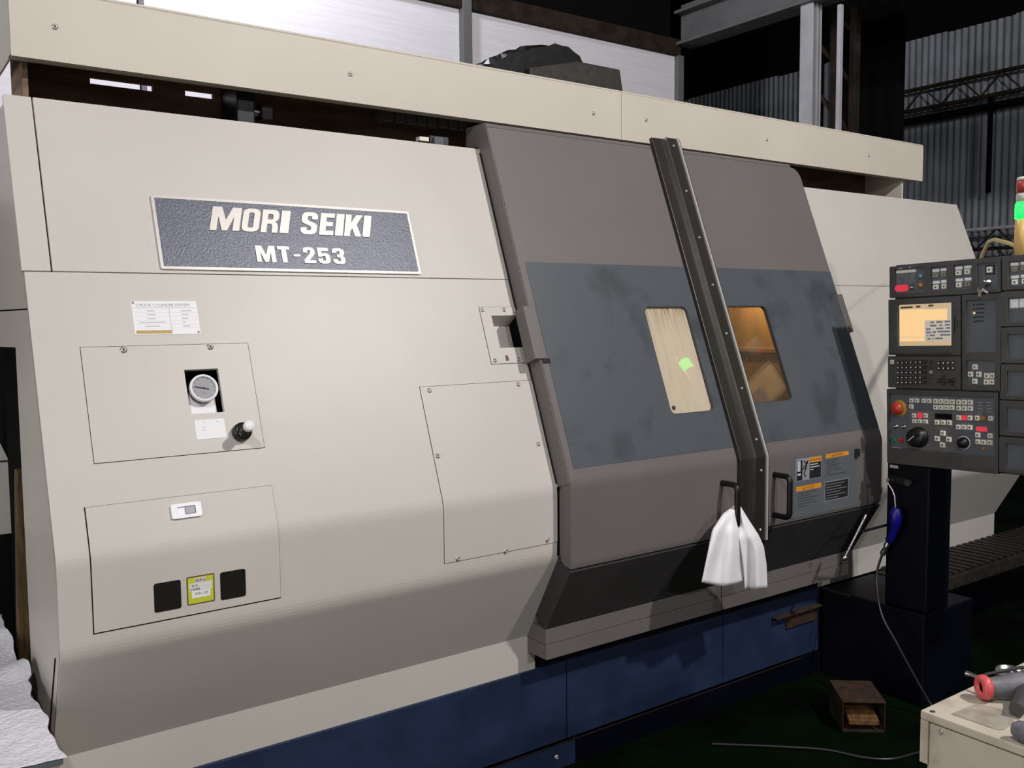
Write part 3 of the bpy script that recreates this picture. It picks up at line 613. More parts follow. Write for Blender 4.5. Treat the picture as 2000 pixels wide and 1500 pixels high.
b.fbox(PF, 1.845, 1.962, ps(1.4793), ps(1.592), d0-0.02, d0-0.012, DARK); b.fbox(PF, 1.954, 1.962, ps(1.4793), ps(1.592), d0-0.012, -0.001, DARK)
b.build('latch_pocket', lp)
for x, z in ((1.812, 1.612), (1.905, 1.612), (1.818, 1.437), (1.918, 1.437)): screw(lp, PF(x, ps(z), 0.0024), PN, 0.95)
b = MB(); b.fbox(PF, 1.865, 1.877, ps(1.434), ps(1.452), 0.0024, 0.0034, BROWNP); b.build('rust_chip', lp)

# ------------------------------------------------------------------ sliding doors
ZD = 2.292
dtop = (2.400+(ZD-1.018)*TAN, ZD)
dsl = (2.400+(1.060-1.018)*TAN, 1.060)
DLOW = [dsl] + arc(dsl, (2.400, 1.018), (2.400, 0.718), 0.02) + arc((2.400, 1.018), (2.400, 0.735), (2.410, 0.700), 0.012, 3)
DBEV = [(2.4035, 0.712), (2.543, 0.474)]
DSTR = [(2.543, 0.474), (2.543, 0.418)]
DSTR2 = [(2.541, 0.416), (2.541, 0.362)]
DTOPP = [(3.02, ZD+0.018)] + arc((3.02, ZD+0.018), (2.400+(ZD+0.018-1.018)*TAN, ZD+0.018), dtop, 0.018, 4)
def door(name, x0, x1, win, rightmost):
    b = MB()
    if rightmost:
        r = 0.055; o = [(x0, ds(1.060)), (x1, ds(1.060)), (x1, ds(ZD)-r)] + [(x1-r+r*math.cos(math.radians(a)), ds(ZD)-r+r*math.sin(math.radians(a))) for a in range(15, 91, 15)] + [(x0, ds(ZD))]
        xt = x1-r
    else: o = [(x0, ds(1.060)), (x1, ds(1.060)), (x1, ds(ZD)), (x0, ds(ZD))]; xt = x1
    hole = rrect(win[0], win[1], ds(win[2]), ds(win[3]), 0.026)
    b.plate(DF, o, [hole], -0.018, 0.0, GREY)
    b.sheet(DLOW, x0, x1, 0.055, GREY)
    b.sheet([(y, z) for y, z in DTOPP][::-1][::-1], x0, xt, 0.02, GREY)
    if not rightmost:
        b.plate(frame((x0, 0, 0), (0, 1, 0), (0, 0, 1), (-1, 0, 0)), [(2.403, 1.02), (2.470, 1.0), (2.470+(2.225-0.995)*TAN, 2.225), (3.02, 2.235), (3.02, ZD+0.0165), (2.4+(ZD+0.004-1.018)*TAN+0.012, ZD+0.0165), (2.4+(ZD-0.01-1.018)*TAN+0.002, ZD-0.01)], [], 0.0008, 0.004, GREY)
    d = b.build(name, M)
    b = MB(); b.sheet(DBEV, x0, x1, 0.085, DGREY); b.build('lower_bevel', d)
    b = MB(); b.sheet(DSTR, x0, x1, 0.110, GREY); b.build('kick_strip', d, 0.001)
    b = MB(); b.sheet(DSTR2, x0, x1, 0.110, GREY); b.build('bottom_rail', d, 0.001)
    return d
WL = (2.520, 2.757, 1.210, 1.622); WR = (2.985, 3.252, 1.222, 1.624)
dl = door('sliding_door', 1.965, 2.885, WL, False)
dr = door('sliding_door', 2.890, 3.795, WR, True)
for d, a, c, wn in ((dl, 1.994, 2.815, WL), (dr, 2.962, 3.7945, WR)):
    b = MB(); b.plate(DF, rrect(a, c, ds(1.067), ds(1.785), 0.003), [rrect(wn[0], wn[1], ds(wn[2]), ds(wn[3]), 0.026)], 0.0002, 0.0014, BAND); b.build('blue_grey_band', d)
b = MB(); b.plate(DF, rrect(WL[0]-0.004, WL[1]+0.004, ds(WL[2])-0.004, ds(WL[3])+0.004, 0.028), [], -0.016, -0.008, PANE_L); b.build('window_pane', dl)
b = MB(); b.plate(DF, rrect(WR[0]-0.004, WR[1]+0.004, ds(WR[2])-0.004, ds(WR[3])+0.004, 0.028), [], -0.016, -0.008, PANE_R); b.build('window_pane', dr)
for d, wn in ((dl, WL), (dr, WR)):
    b = MB(); b.plate(DF, rrect(wn[0]-0.001, wn[1]+0.001, ds(wn[2])-0.001, ds(wn[3])+0.001, 0.026), [rrect(wn[0]+0.004, wn[1]-0.004, ds(wn[2])+0.004, ds(wn[3])-0.004, 0.022)], -0.008, -0.001, TOOLD); b.build('window_gasket', d)
b = MB(); b.cyl(DF(2.548, ds(1.237), -0.008), DF(2.548, ds(1.237), -0.004), 0.008, TOOLD); b.build('pane_bolt', dl)
# finger lips on the outer edges
b = MB(); b.fbox(DF, 1.935, 1.985, ds(1.440), ds(1.625), -0.05, 0.006, GREY); b.build('edge_lip', dl, 0.002)
b = MB(); b.fbox(DF, 1.968, 2.0, ds(1.425), ds(1.440), -0.02, 0.004, BLACK); b.build('lip_stop', dl)
b = MB(); b.fbox(DF, 3.785, 3.826, ds(1.500), ds(1.676), -0.05, 0.006, GREY); b.build('edge_lip', dr, 0.002)
# centre seal strip
PATH = [(2.400+(2.335-1.018)*TAN, 2.335), (2.400, 1.018), (2.400, 0.685)]
b = MB(); b.sheet(offset(PATH, 0.018), 2.810, 2.882, 0.018, STRIP); seal = b.build('centre_seal', M, 0.002)
b = MB(); b.sheet(offset(PATH, 0.032), 2.884, 2.942, 0.030, STRIP); b.build('seal_flat', seal, 0.002)
b = MB(); b.sheet(offset(PATH, 0.038), 2.944, 2.953, 0.036, CHROME); b.build('seal_bright_edge', seal)
b = MB(); b.sheet(offset(PATH, 0.034), 2.8795, 2.884, 0.034, STEEL); b.build('seal_bright_edge', seal)
b = MB(); b.sheet(offset(PATH, 0.030), 2.953, 2.966, 0.030, BLACK); b.build('seal_rubber', seal)
for z in (2.30, 2.10, 1.90, 1.70, 1.50, 1.28, 1.08): screw(seal, DF(2.915, ds(z), 0.032), PN, 0.7)
for z in (0.97, 0.73): screw(seal, (2.915, 2.368, z), (0, -1, 0), 0.7)
# handles
def handle(d, x, z0, z1):
    pts = []; r = 0.022
    for (cy, cz, a0) in ((2.40-0.078+r, z1-r, 90), (2.40-0.078+r, z0+r, 180)):
        for i in range(7):
            a = math.radians(a0+90*i/6); pts.append((x, cy+r*math.cos(a), cz+r*math.sin(a)))
    b = MB(); b.tube([(x, 2.40, z1)] + pts + [(x, 2.40, z0)], 0.0115, BLACK, 14); return b.build('handle', d)
handle(dl, 2.722, 0.770, 0.938); handle(dr, 3.036, 0.769, 0.936)
# stickers on the right door
b = MB(); b.plate(DV, rrect(3.145, 3.604, 0.735, 0.992, 0.004), [], 0, 0.0005, STKG); b.build('sticker_backing', dr)
def lines(b, x0, x1, z0, z1, n, m, nn0, rnd):
    for k in range(n):
        z = z1-(z1-z0)*(k+0.5)/n; b.fbox(DV, x0, x0+(x1-x0)*rnd[k % len(rnd)], z-0.0022, z+0.0022, nn0, nn0+0.0002, m)
b = MB(); b.plate(DV, rrect(3.175, 3.349, 0.890, 0.984, 0.003), [], 0.0005, 0.0009, mat('sticker_white', (0.30, 0.30, 0.33), 0.5))
b.fbox(DV, 3.266, 3.345, 0.892, 0.960, 0.0009, 0.0011, INK); b.fbox(DV, 3.266, 3.347, 0.961, 0.982, 0.0009, 0.0011, ORANGE)
text_mb(b, '▲WARNING', DV, 3.268, 0.9665, 0.0135, BROWNP, 0.0014)
lines(b, 3.270, 3.335, 0.925, 0.957, 3, PRINTL, 0.0011, (0.8, 1, 0.35))
b.fbox(DV, 3.180, 3.218, 0.892, 0.977, 0.0009, 0.0011, INK); b.fbox(DV, 3.184, 3.205, 0.93, 0.975, 0.0011, 0.0012, PRINTL); b.fbox(DV, 3.186, 3.208, 0.913, 0.922, 0.0011, 0.0012, PRINTL)
for p0, p1, wd in (((3.228, 0.972), (3.246, 0.958), .006), ((3.246, 0.962), (3.238, 0.932), .009), ((3.240, 0.946), (3.216, 0.936), .005), ((3.246, 0.956), (3.222, 0.948), .004), ((3.238, 0.932), (3.228, 0.921), .006), ((3.228, 0.921), (3.242, 0.902), .006), ((3.246, 0.960), (3.256, 0.974), .005)):
    b.bar(DV(*p0, 0.0012), DV(*p1, 0.0012), wd, INK, up=(0, 1, 0), h=0.0004)
b.cyl(DV(3.250, 0.9645, 0.0011), DV(3.250, 0.9645, 0.0014), 0.0055, INK, 12)
b.build('warning_sticker', dr)
b = MB(); b.plate(DV, rrect(3.372, 3.545, 0.883, 0.990, 0.003), [], 0.0005, 0.0009, STKG); b.fbox(DV, 3.376, 3.541, 0.968, 0.986, 0.0009, 0.0011, ORANGE); text_mb(b, '▲ WARNING', DV, 3.458, 0.972, 0.014, BROWNP, 0.0014, 'CENTER')
lines(b, 3.382, 3.49, 0.888, 0.962, 7, STKT, 0.0009, (0.8, 0.7, 0.9, 0.75, 1.0, 0.2, 1.3)); b.build('warning_sticker', dr)
b = MB(); b.plate(DV, rrect(3.172, 3.352, 0.770, 0.872, 0.003), [], 0.0005, 0.0009, STKG); b.fbox(DV, 3.178, 3.348, 0.847, 0.867, 0.0009, 0.0011, ORANGE); text_mb(b, '▲ CAUTION', DV, 3.263, 0.852, 0.0145, BROWNP, 0.0014, 'CENTER')
lines(b, 3.190, 3.34, 0.774, 0.842, 6, STKT, 0.0009, (0.85, 0.6, 0.95, 0.7, 0.9, 0.5)); b.build('caution_sticker', dr)
b = MB(); b.plate(DV, rrect(3.372, 3.545, 0.779, 0.867, 0.003), [], 0.0005, 0.0010, mat('sticker_frame', (0.32, 0.31, 0.33), 0.4, metal=0.3)); b.plate(DV, rrect(3.377, 3.540, 0.784, 0.862, 0.002), [], 0.0010, 0.0012, INK)
lines(b, 3.382, 3.53, 0.786, 0.858, 6, mat('sticker_dim_text', (0.15, 0.15, 0.15), 0.5), 0.0012, (0.9, 0.75, 1.0, 0.7, 0.95, 0.6)); b.build('notice_plate', dr)
b = MB(); b.box(3.583, 3.606, 2.385, 2.3995, 0.955, 0.990, mat('dark_green_label', (0.004, 0.02, 0.010), 0.5)); b.build('interlock_label', dr, 0.002)

# working chamber seen through the panes
b = MB(); CW = [(2.72, 0.5), (3.70, 0.5), (3.70, 2.16), (2.97, 2.13), (2.545, 1.0), (2.545, 0.80)]
b.plate(frame((3.90, 0, 0), (0, 1, 0), (0, 0, 1), (1, 0, 0)), CW, [], -0.015, 0.015, CHAM); b.plate(frame((1.91, 0, 0), (0, 1, 0), (0, 0, 1), (1, 0, 0)), CW, [], -0.01, 0.005, CHAM); b.box(1.90, 3.915, 3.70, 3.715, 0.5, 2.18, CHAM)
b.box(1.90, 3.915, 3.0, 3.70, 2.16, 2.18, CHAM); b.box(1.90, 3.915, 2.72, 3.70, 0.48, 0.5, CHAM); b.build('chamber_lining', M)
b = MB(); b.box(3.845, 3.885, 2.80, 3.70, 1.385, 1.410, CHAM); b.box(3.868, 3.885, 2.80, 3.70, 0.6, 1.385, CHAM); b.build('chamber_ledge', M, 0.004)
b = MB(); b.cyl((2.02, 3.28, 1.32), (2.16, 3.28, 1.32), 0.16, STEEL, 32); b.cyl((1.92, 3.28, 1.32), (2.02, 3.28, 1.32), 0.10, STEEL, 32)
for k in range(3):
    a = math.radians(90+120*k); c_, s_ = math.cos(a), math.sin(a); b.bar((2.18, 3.28+0.05*c_, 1.32+0.05*s_), (2.18, 3.28+0.15*c_, 1.32+0.15*s_), 0.05, STEEL, up=(1, 0, 0))
b.build('spindle_chuck', M)
ld = bpy.data.lights.new('chamber_lamp', 'POINT'); ld.energy = 14; ld.color = (1.0, 0.60, 0.22); ld.shadow_soft_size = 0.03
lo = bpy.data.objects.new('chamber_lamp', ld); COL.objects.link(lo); lo.location = (3.70, 3.12, 1.76)
b = MB(); b.cyl((3.70, 3.12, 1.80), (3.70, 3.12, 2.16), 0.04, BLACK, 20); b.build('chamber_lamp_housing', M)

# base
YB = 2.645
def basepanel(x0, x1, y, z0, z1, m, nm='base_panel'): b = MB(); b.box(x0, x1, y, y+0.03, z0, z1, m); return b.build(nm, M, 0.002)
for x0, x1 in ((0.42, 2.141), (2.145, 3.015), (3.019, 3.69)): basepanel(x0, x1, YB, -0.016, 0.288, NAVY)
basepanel(3.694, 5.30, YB, -0.016, 0.25, NAVY_SHADE)
b = MB(); b.box(2.30, 3.69, YB-0.003, YB, 0.284, 0.2895, STEEL); b.build('base_edge', M)
for x0, x1 in ((0.42, 2.178), (2.182, 5.30)): basepanel(x0, x1, YB-0.008, ZF, -0.021, NAVY if x0 < 1 else NAVY_SHADE, 'plinth_panel')
b = MB(); b.box(0.5, 3.56, YB-0.010, YB+0.01, -0.025, -0.021, STRIP); b.build('plinth_edge', M)
b = MB(); b.box(0.42, 5.30, 2.68, 2.98, ZF, 0.285, DARK); b.build('base_core', M)
screw(M, (2.085, YB-0.008, -0.07), (0, -1, 0), 1.1, 'plinth_bolt')
b = MB(); b.box(1.95, 3.80, 2.66, 2.72, 0.29, 0.50, DARK); b.build('door_track', M)
b = MB(); b.box(3.34, 3.67, 2.61, YB, 0.207, 0.216, RUST); b.box(3.44, 3.66, 2.633, YB, 0.14, 0.207, RUST); b.build('rusty_bracket', M, 0.003)
# chip conveyor cover with ribs at the right foot of the cover
b = MB(); b.box(4.15, 5.9, 2.36, 2.64, 0.22, 0.285, BRNBOX); cc = b.build('conveyor_cover', M, 0.004)
for k in range(26):
    b = MB(); b.box(4.2+k*0.065, 4.235+k*0.065, 2.37, 2.645, 0.285, 0.300, BRNBOX); b.build('tread_rib', cc)

# ------------------------------------------------------------------ operating pendant, facing left
XP = 3.65
TILT = math.radians(-1.8)
HC, ZC = 0.25, 1.37
P = thing('control_pendant', 'charcoal operating panel with amber screen and rows of keys', 'control panel', (XP, 2.30-HC, ZC), local=True)
P.rotation_euler = (TILT, 0, 0)
def loc(h, z):
    # measured place (h to the right of the left edge, z up) -> pendant's own upright axes
    a = h-HC; c = z-ZC; t = -TILT
    return (a*math.cos(t)-c*math.sin(t), a*math.sin(t)+c*math.cos(t))
PD = frame((0, 0, 0), (0, -1, 0), (0, 0, 1), (-1, 0, 0))
def prect(h0, h1, z0, z1, r=0.0):
    a = loc((h0+h1)/2, (z0+z1)/2); w_, h_ = (h1-h0)/2, (z1-z0)/2
    return rrect(a[0]-w_, a[0]+w_, a[1]-h_, a[1]+h_, r, 3)
def pplate(b, h0, h1, z0, z1, n0, n1, m, r=0.0, holes=()): b.plate(PD, prect(h0, h1, z0, z1, r), [prect(*q) for q in holes], n0, n1, m)
b = MB(); pplate(b, 0.030, 0.76, 0.94, 1.795, -0.13, -0.028, PEND, 0.01); b.build('housing', P)
def module(h0, h1, z0, z1, pockets, nm='module_frame'):
    b = MB(); pplate(b, h0, h1, z0, z1, -0.028, 0.0, PEND, 0.004, [(*q, 0.005) for q in pockets]); o = b.build(nm, P, 0.0025)
    for q in pockets:
        c = MB(); pplate(c, q[0]-0.003, q[1]+0.003, q[2]-0.003, q[3]+0.003, -0.022, -0.010, PENDP); c.build('pocket_plate', o)
    return o
mt = module(0.032, 0.504, 1.659, 1.793, [(0.055, 0.190, 1.680, 1.784), (0.216, 0.286, 1.678, 1.778), (0.313, 0.389, 1.675, 1.776), (0.411, 0.492, 1.664, 1.770)])
mr1 = module(0.509, 0.75, 1.654, 1.785, [(0.534, 0.625, 1.668, 1.764), (0.65, 0.735, 1.668, 1.764)])
ms = module(0.020, 0.338, 1.416, 1.655, [(0.062, 0.300, 1.452, 1.634)], 'screen_frame')
msd = module(0.342, 0.497, 1.268, 1.649, [(0.360, 0.478, 1.420, 1.628), (0.355, 0.468, 1.288, 1.388)])
mk = module(0.010, 0.332, 1.276, 1.411, [], 'keyboard_frame')
mm = module(-0.004, 0.474, 0.944, 1.267, [(0.008, 0.462, 1.012, 1.248)], 'operator_frame')
for k, (z0, z1) in enumerate(((1.514, 1.648), (1.371, 1.509), (1.230, 1.366), (1.088, 1.225), (0.944, 1.083))):
    sh = 0.006*k
    module(0.500-sh, 0.75-sh, z0, z1, [(0.526-sh, 0.62-sh, z0+0.016, z1-0.024), (0.65-sh, 0.73-sh, z0+0.016, z1-0.024)])
# thin gap behind modules is the housing; bright frame edges
def ppart(nm, parent, h0, h1, z0, z1, n0, n1, m, r=0.0, bev=0.0):
    b = MB(); pplate(b, h0, h1, z0, z1, n0, n1, m, r); return b.build(nm, parent, bev)
# screen
b = MB(); pplate(b, 0.066, 0.297, 1.455, 1.630, -0.010, -0.008, SCRL); sc = b.build('screen', ms)
b = MB(); pplate(b, 0.068, 0.295, 1.614, 1.628, -0.008, -0.0076, SCRT); pplate(b, 0.075, 0.13, 1.6165, 1.6245, -0.0076, -0.0073, SCRK); pplate(b, 0.145, 0.165, 1.6165, 1.6245, -0.0076, -0.0073, SCRK); pplate(b, 0.20, 0.222, 1.6165, 1.6245, -0.0076, -0.0073, SCRK); b.build('screen_status_bar', ms)
b = MB(); pplate(b, 0.068, 0.181, 1.494, 1.611, -0.008, -0.0077, SCRN); pplate(b, 0.181, 0.279, 1.559, 1.605, -0.008, -0.0077, SCRN); pplate(b, 0.066, 0.178, 1.476, 1.492, -0.008, -0.0077, SCRN); b.build('screen_window', ms)
b = MB(); pplate(b, 0.066, 0.296, 1.457, 1.472, -0.008, -0.0077, SCRT); b.build('screen_soft_keys', ms)
b = MB()
for r_ in range(6):
    z = 1.5505-r_*0.0135
    for (a, c) in (((0.206, 0.222), (0.232, 0.258), (0.268, 0.292)), ((0.205, 0.232), (0.245, 0.255), (0.268, 0.29)), ((0.186, 0.206), (0.230, 0.262), (0.272, 0.291)), ((0.186, 0.208), (0.214, 0.230), (0.236, 0.29)), ((0.19, 0.196), (0.202, 0.224), (0.246, 0.29)), ((0.19, 0.205), (0.212, 0.218), (0.225, 0.258)))[r_]:
        pplate(b, a, c, z-0.0035, z+0.0035, -0.008, -0.0076, SCRB)
b.build('screen_menu_text', ms)
ppart('screen_lower_lip', ms, 0.036, 0.298, 1.424, 1.440, 0.0, 0.008, PEND, 0.004, 0.002)
ppart('frame_latch', ms, 0.322, 0.334, 1.527, 1.553, 0, 0.004, DGREY, 0.001)
ppart('card_slot', ms, 0.313, 0.316, 1.50, 1.566, 0, 0.0005, GAP)
# keys: one shared mesh per size, many copies
KM = {}
def keymesh(w_, h_, d_, m, mark):
    k = (round(w_, 4), round(h_, 4), d_, m.name, mark)
    if k not in KM:
        b = MB(); f0 = frame((0, 0, 0), (0, -1, 0), (0, 0, 1), (-1, 0, 0)); e = min(w_, h_)*0.12
        lo_ = [(-w_/2, -h_/2), (w_/2, -h_/2), (w_/2, h_/2), (-w_/2, h_/2)]; hi_ = [(x*(1-2*e/w_), y*(1-2*e/h_)) for x, y in lo_]
        b.add([f0(x, y, 0) for x, y in lo_]+[f0(x, y, d_) for x, y in hi_], [(4, 5, 6, 7), (0, 1, 5, 4), (1, 2, 6, 5), (2, 3, 7, 6), (3, 0, 4, 7)], m)
        if mark: b.fbox(f0, -w_*0.16, w_*0.16, -h_*0.18, h_*0.18, d_, d_+0.0003, KEYT if mark == 1 else WHITE)
        KM[k] = b.mesh('key')
    return KM[k]
def key(parent, h, z, w_=0.0195, h_=0.0195, m=None, d_=0.006, n=-0.010, mark=1, nm='push_button'):
    o = bpy.data.objects.new(nm, keymesh(w_, h_, d_, m or KEYW, mark)); COL.objects.link(o); o.parent = parent
    a = loc(h, z); o.location = (-n, -a[0], a[1]); o.location.x = -n
    return o
# top module
ppart('lcd_label', mt, 0.060, 0.150, 1.768, 1.780, -0.010, -0.009, KEYW)
ppart('lcd_window', mt, 0.060, 0.148, 1.722, 1.766, -0.010, -0.009, mat('lcd_grey', (0.16, 0.165, 0.18), 0.25, noise=0.3, nscale=60))
ppart('red_counter', mt, 0.054, 0.113, 1.690, 1.719, -0.010, -0.004, REDL, 0.012)
b = MB(); b.lathe(PD(*loc(0.130, 1.703), -0.010), (-1, 0, 0), [(0.011, 0), (0.011, 0.003), (0.006, 0.004), (0.004, 0.016), (0, 0.017)], STEEL, 16); b.build('toggle_switch', mt)
for (h, z, m) in ((0.1707, 1.7457, mat('pilot_teal', (0.10, 0.20, 0.20), 0.3)), (0.1693, 1.7076, ORAP)):
    b = MB(); b.lathe(PD(*loc(h, z), -0.010), (-1, 0, 0), [(0.0125, 0), (0.0125, 0.004), (0.0095, 0.005), (0.009, 0.009), (0, 0.010)], m, 18); b.build('pilot_button', mt)
for j, (h0, h1) in enumerate(((0.236, 0.272), (0.333, 0.370))):
    for i, h in enumerate((h0, h1)):
        for r_, (zl, zk) in enumerate(((1.7635, 1.7440), (1.7145, 1.6945))):
            key(mt, h+0.0005, zl, 0.031, 0.0125, WHITE, 0.0015, mark=0, nm='key_label')
            key(mt, h-0.001, zk, 0.024, 0.0215, KEYO if (j == 0 and r_ == 0) or (j == 1 and r_ == 1 and i == 1) else KEYW)
key(mt, 0.4582, 1.7431, 0.024, 0.026, KEYW, 0.008); ppart('switch_base', mt, 0.440, 0.478, 1.724, 1.762, -0.010, -0.0095, BLACK)
b = MB(); b.lathe(PD(*loc(0.4477, 1.6950), -0.010), (-1, 0, 0), [(0.017, 0), (0.017, 0.006), (0.012, 0.008), (0.011, 0.020), (0, 0.021)], STEEL, 20); b.bar(PD(*loc(0.4477, 1.695), 0.011), PD(*loc(0.443, 1.672), 0.03), 0.016, STEEL, up=(1, 0, 0), h=0.003)
b.tube([PD(loc(0.436, 1.668)[0]+0.012*math.cos(2*math.pi*i/16), loc(0.436, 1.668)[1]+0.012*math.sin(2*math.pi*i/16), 0.022) for i in range(16)], 0.0015, STEEL, 6, True)
b.bar(PD(*loc(0.432, 1.668), 0.02), PD(*loc(0.428, 1.640), 0.018), 0.010, KEYO, up=(1, 0, 0), h=0.003); b.bar(PD(*loc(0.440, 1.668), 0.02), PD(*loc(0.462, 1.652), 0.018), 0.008, STEEL, up=(1, 0, 0), h=0.003); b.build('key_switch', mt)
ppart('maker_mark', mt, 0.076, 0.096, 1.7865, 1.7895, 0, 0.0004, PRINTL); ppart('maker_mark', mt, 0.124, 0.132, 1.7865, 1.7895, 0, 0.0004, PRINTL)
for i, h in enumerate((0.553, 0.590)):
    for zl, zk in ((1.7545, 1.735), (1.705, 1.685)):
        key(mr1, h, zl, 0.031, 0.0125, WHITE, 0.0015, mark=0, nm='key_label'); key(mr1, h, zk, 0.024, 0.0215, KEYO if zk > 1.7 else KEYW)
for h in (0.547, 0.583): key(mr1, h, 1.603, 0.033, 0.036, WHITE, 0.002, mark=0, nm='key_label')
# side module leds and keys
for r_ in range(5):
    z = 1.610-r_*0.0165; ppart('led_legend', msd, 0.400-r_*0.002, 0.434-r_*0.002, z-0.003, z+0.003, -0.010, -0.0097, INK)
    b = MB(); b.lathe(PD(*loc(0.391, z), -0.010), (-1, 0, 0), [(0.004, 0), (0.004, 0.003), (0, 0.005)], AMBL if r_ == 2 else DGREY, 10); b.build('indicator_led', msd)
for h, z in ((0.3871, 1.3614), (0.3681, 1.3326), (0.4019, 1.3319), (0.3841, 1.3042), (0.4333, 1.3253), (0.4565, 1.3253), (0.4310, 1.3004), (0.4541, 1.3004)): key(msd, h, z, 0.0215, 0.0225, KEYW)
for z in (1.360, 1.350): ppart('red_led', msd, 0.430, 0.434, z-0.002, z+0.002, -0.010, -0.009, REDP)
# keyboard
key(mk, 0.0310, 1.3909, 0.018, 0.019, KEYW, 0.004, 0.0)
for r_ in range(5):
    for c_ in range(8):
        gx = 0.0615+c_*0.0195+(0.004 if c_ > 3 else 0)+(0.006 if c_ > 6 else 0); z = 1.387-r_*0.0213
        key(mk, gx-r_*0.001, z, 0.015, 0.0145, KEYK if c_ < 7 else (DGREY if r_ != 2 else KEYO), 0.005, 0.0, 2 if c_ < 6 else 0)
for r_ in range(2):
    for c_ in range(4): key(mk, 0.2428+c_*0.0203, 1.3810-r_*0.0215, 0.016, 0.0155, KEYK, 0.005, 0.0, 2)
for h, z in ((0.2617, 1.3211), (0.2585, 1.2989), (0.2411, 1.3083), (0.2809, 1.3075), (0.302, 1.3120), (0.300, 1.2965)): key(mk, h, z, 0.018, 0.0165, KEYK, 0.005, 0.0, 0)
# operator panel
kp = MB(); pplate(kp, 0.092, 0.206, 1.014, 1.182, -0.010, -0.0096, PENDK); pplate(kp, 0.209, 0.300, 1.014, 1.182, -0.010, -0.0096, PENDK); kp.build('legend_panel', mm)
e0 = PD(*loc(0.0520, 1.1912), -0.010)
b = MB(); b.lathe(e0, (-1, 0, 0), [(0.035, 0), (0.035, 0.002), (0, 0.0022)], YELR, 28); b.build('stop_ring', mm)
b = MB(); b.lathe(e0, (-1, 0, 0), [(0.015, 0.002), (0.015, 0.016), (0.026, 0.018), (0.027, 0.026), (0.022, 0.034), (0.010, 0.038), (0, 0.0385)], REDP, 28); b.build('emergency_stop', mm)
for h, z in ((0.1101, 1.2242), (0.1347, 1.2241), (0.1654, 1.2236), (0.1891, 1.2230), (0.1079, 1.1986)): key(mm, h, z)
ppart('blank_plate', mm, 0.126, 0.202, 1.1885, 1.208, -0.010, -0.008, PENDP, 0.001)
for i in range(4): key(mm, 0.2172+i*0.024, 1.2225-i*0.0007, 0.021, 0.0215, KEYW); key(mm, 0.2164+i*0.0236, 1.1964, 0.021, 0.0215, KEYW)
for i in range(3): key(mm, 0.316+i*0.0236, 1.2195, 0.021, 0.0215); key(mm, 0.3152+i*0.0238, 1.1946, 0.021, 0.0215)
for r_ in range(4):
    for c_ in range(2): ppart('small_legend', mm, 0.392+c_*0.034, 0.412+c_*0.034, 1.217-r_*0.012, 1.220-r_*0.012, -0.010, -0.0096, PRINT)
key(mm, 0.1452, 1.1614, 0.022, 0.024, REDL, mark=0); key(mm, 0.1195, 1.1604, 0.020, 0.020); key(mm, 0.1705, 1.1617, 0.020, 0.020)
for h in (0.1205, 0.1452, 0.1698): key(mm, h, 1.1362, 0.020, 0.018)
b = MB(); dc = PD(*loc(0.1368, 1.069), -0.0096); b.lathe(dc, (-1, 0, 0), [(0.044, 0), (0.044, 0.006), (0.040, 0.010), (0.039, 0.034), (0.034, 0.038), (0, 0.038)], BLACK, 36); b.build('hand_wheel', mm)
b = MB(); b.bar(dc+Vector((-0.0385, 0.026, -0.014)), dc+Vector((-0.0385, 0.0, 0.008)), 0.003, WHITE, up=(1, 0, 0), h=0.001); b.cyl(dc+Vector((-0.038, -0.018, 0.012)), dc+Vector((-0.052, -0.018, 0.012)), 0.008, BLACK, 14); b.build('hand_wheel_pointer', mm)
ppart('dark_display', mm, 0.213, 0.285, 1.149, 1.171, -0.0096, -0.008, BLACKG)
for h in (0.2208, 0.2471, 0.2734): key(mm, h, 1.1339, 0.0215, 0.021)
for h, z in ((0.2441, 1.0901), (0.2188, 1.0662), (0.2689, 1.0652), (0.2416, 1.0408)): key(mm, h, z, 0.0235, 0.0225, KEYW)
for h, m in ((0.3141, KEYW), (0.3364, REDL), (0.3603, KEYW), (0.3896, KEYW), (0.4119, ORAP), (0.4439, KEYW)): key(mm, h, 1.156, 0.0205, 0.021, m, mark=0 if m is not KEYW else 1)
for h in (0.3115, 0.3349, 0.3588): key(mm, h, 1.1177, 0.021, 0.021)
ppart('red_feed_display', mm, 0.384, 0.428, 1.103, 1.122, -0.010, -0.006, REDL, 0.006)
for h, z in ((0.3895, 1.0878), (0.4389, 1.0869), (0.3896, 1.0608), (0.4130, 1.0598), (0.4372, 1.0600)): key(mm, h, z, 0.021, 0.021)
key(mm, 0.4113, 1.0345, 0.013, 0.014, ORAP, mark=0)
b = MB(); dc = PD(*loc(0.3305, 1.0543), -0.010); b.lathe(dc, (-1, 0, 0), [(0.027, 0), (0.027, 0.001), (0.025, 0.0012)], WHITE, 28); b.lathe(dc, (-1, 0, 0), [(0.022, 0), (0.022, 0.014), (0.016, 0.026), (0, 0.026)], BLACK, 24); b.build('override_dial', mm)
key(mm, 0.0218, 1.0514, 0.018, 0.020, GRNP, mark=0); key(mm, 0.0562, 1.0511, 0.020, 0.020, REDP, mark=0)
for h in (0.0326, 0.0692):
    b = MB(); b.lathe(PD(*loc(h, 1.111), -0.010), (-1, 0, 0), [(0.010, 0), (0.010, 0.003), (0.006, 0.004), (0.003, 0.018), (0, 0.019)], STEEL, 14); b.build('toggle_switch', mm)
ppart('white_label', mm, 0.011, 0.053, 1.0125, 1.0195, -0.010, -0.009, PAPER)
ppart('lower_door', mm, 0.325, 0.449, 0.951, 0.999, 0.0, 0.002, PEND, 0.002, 0.001)
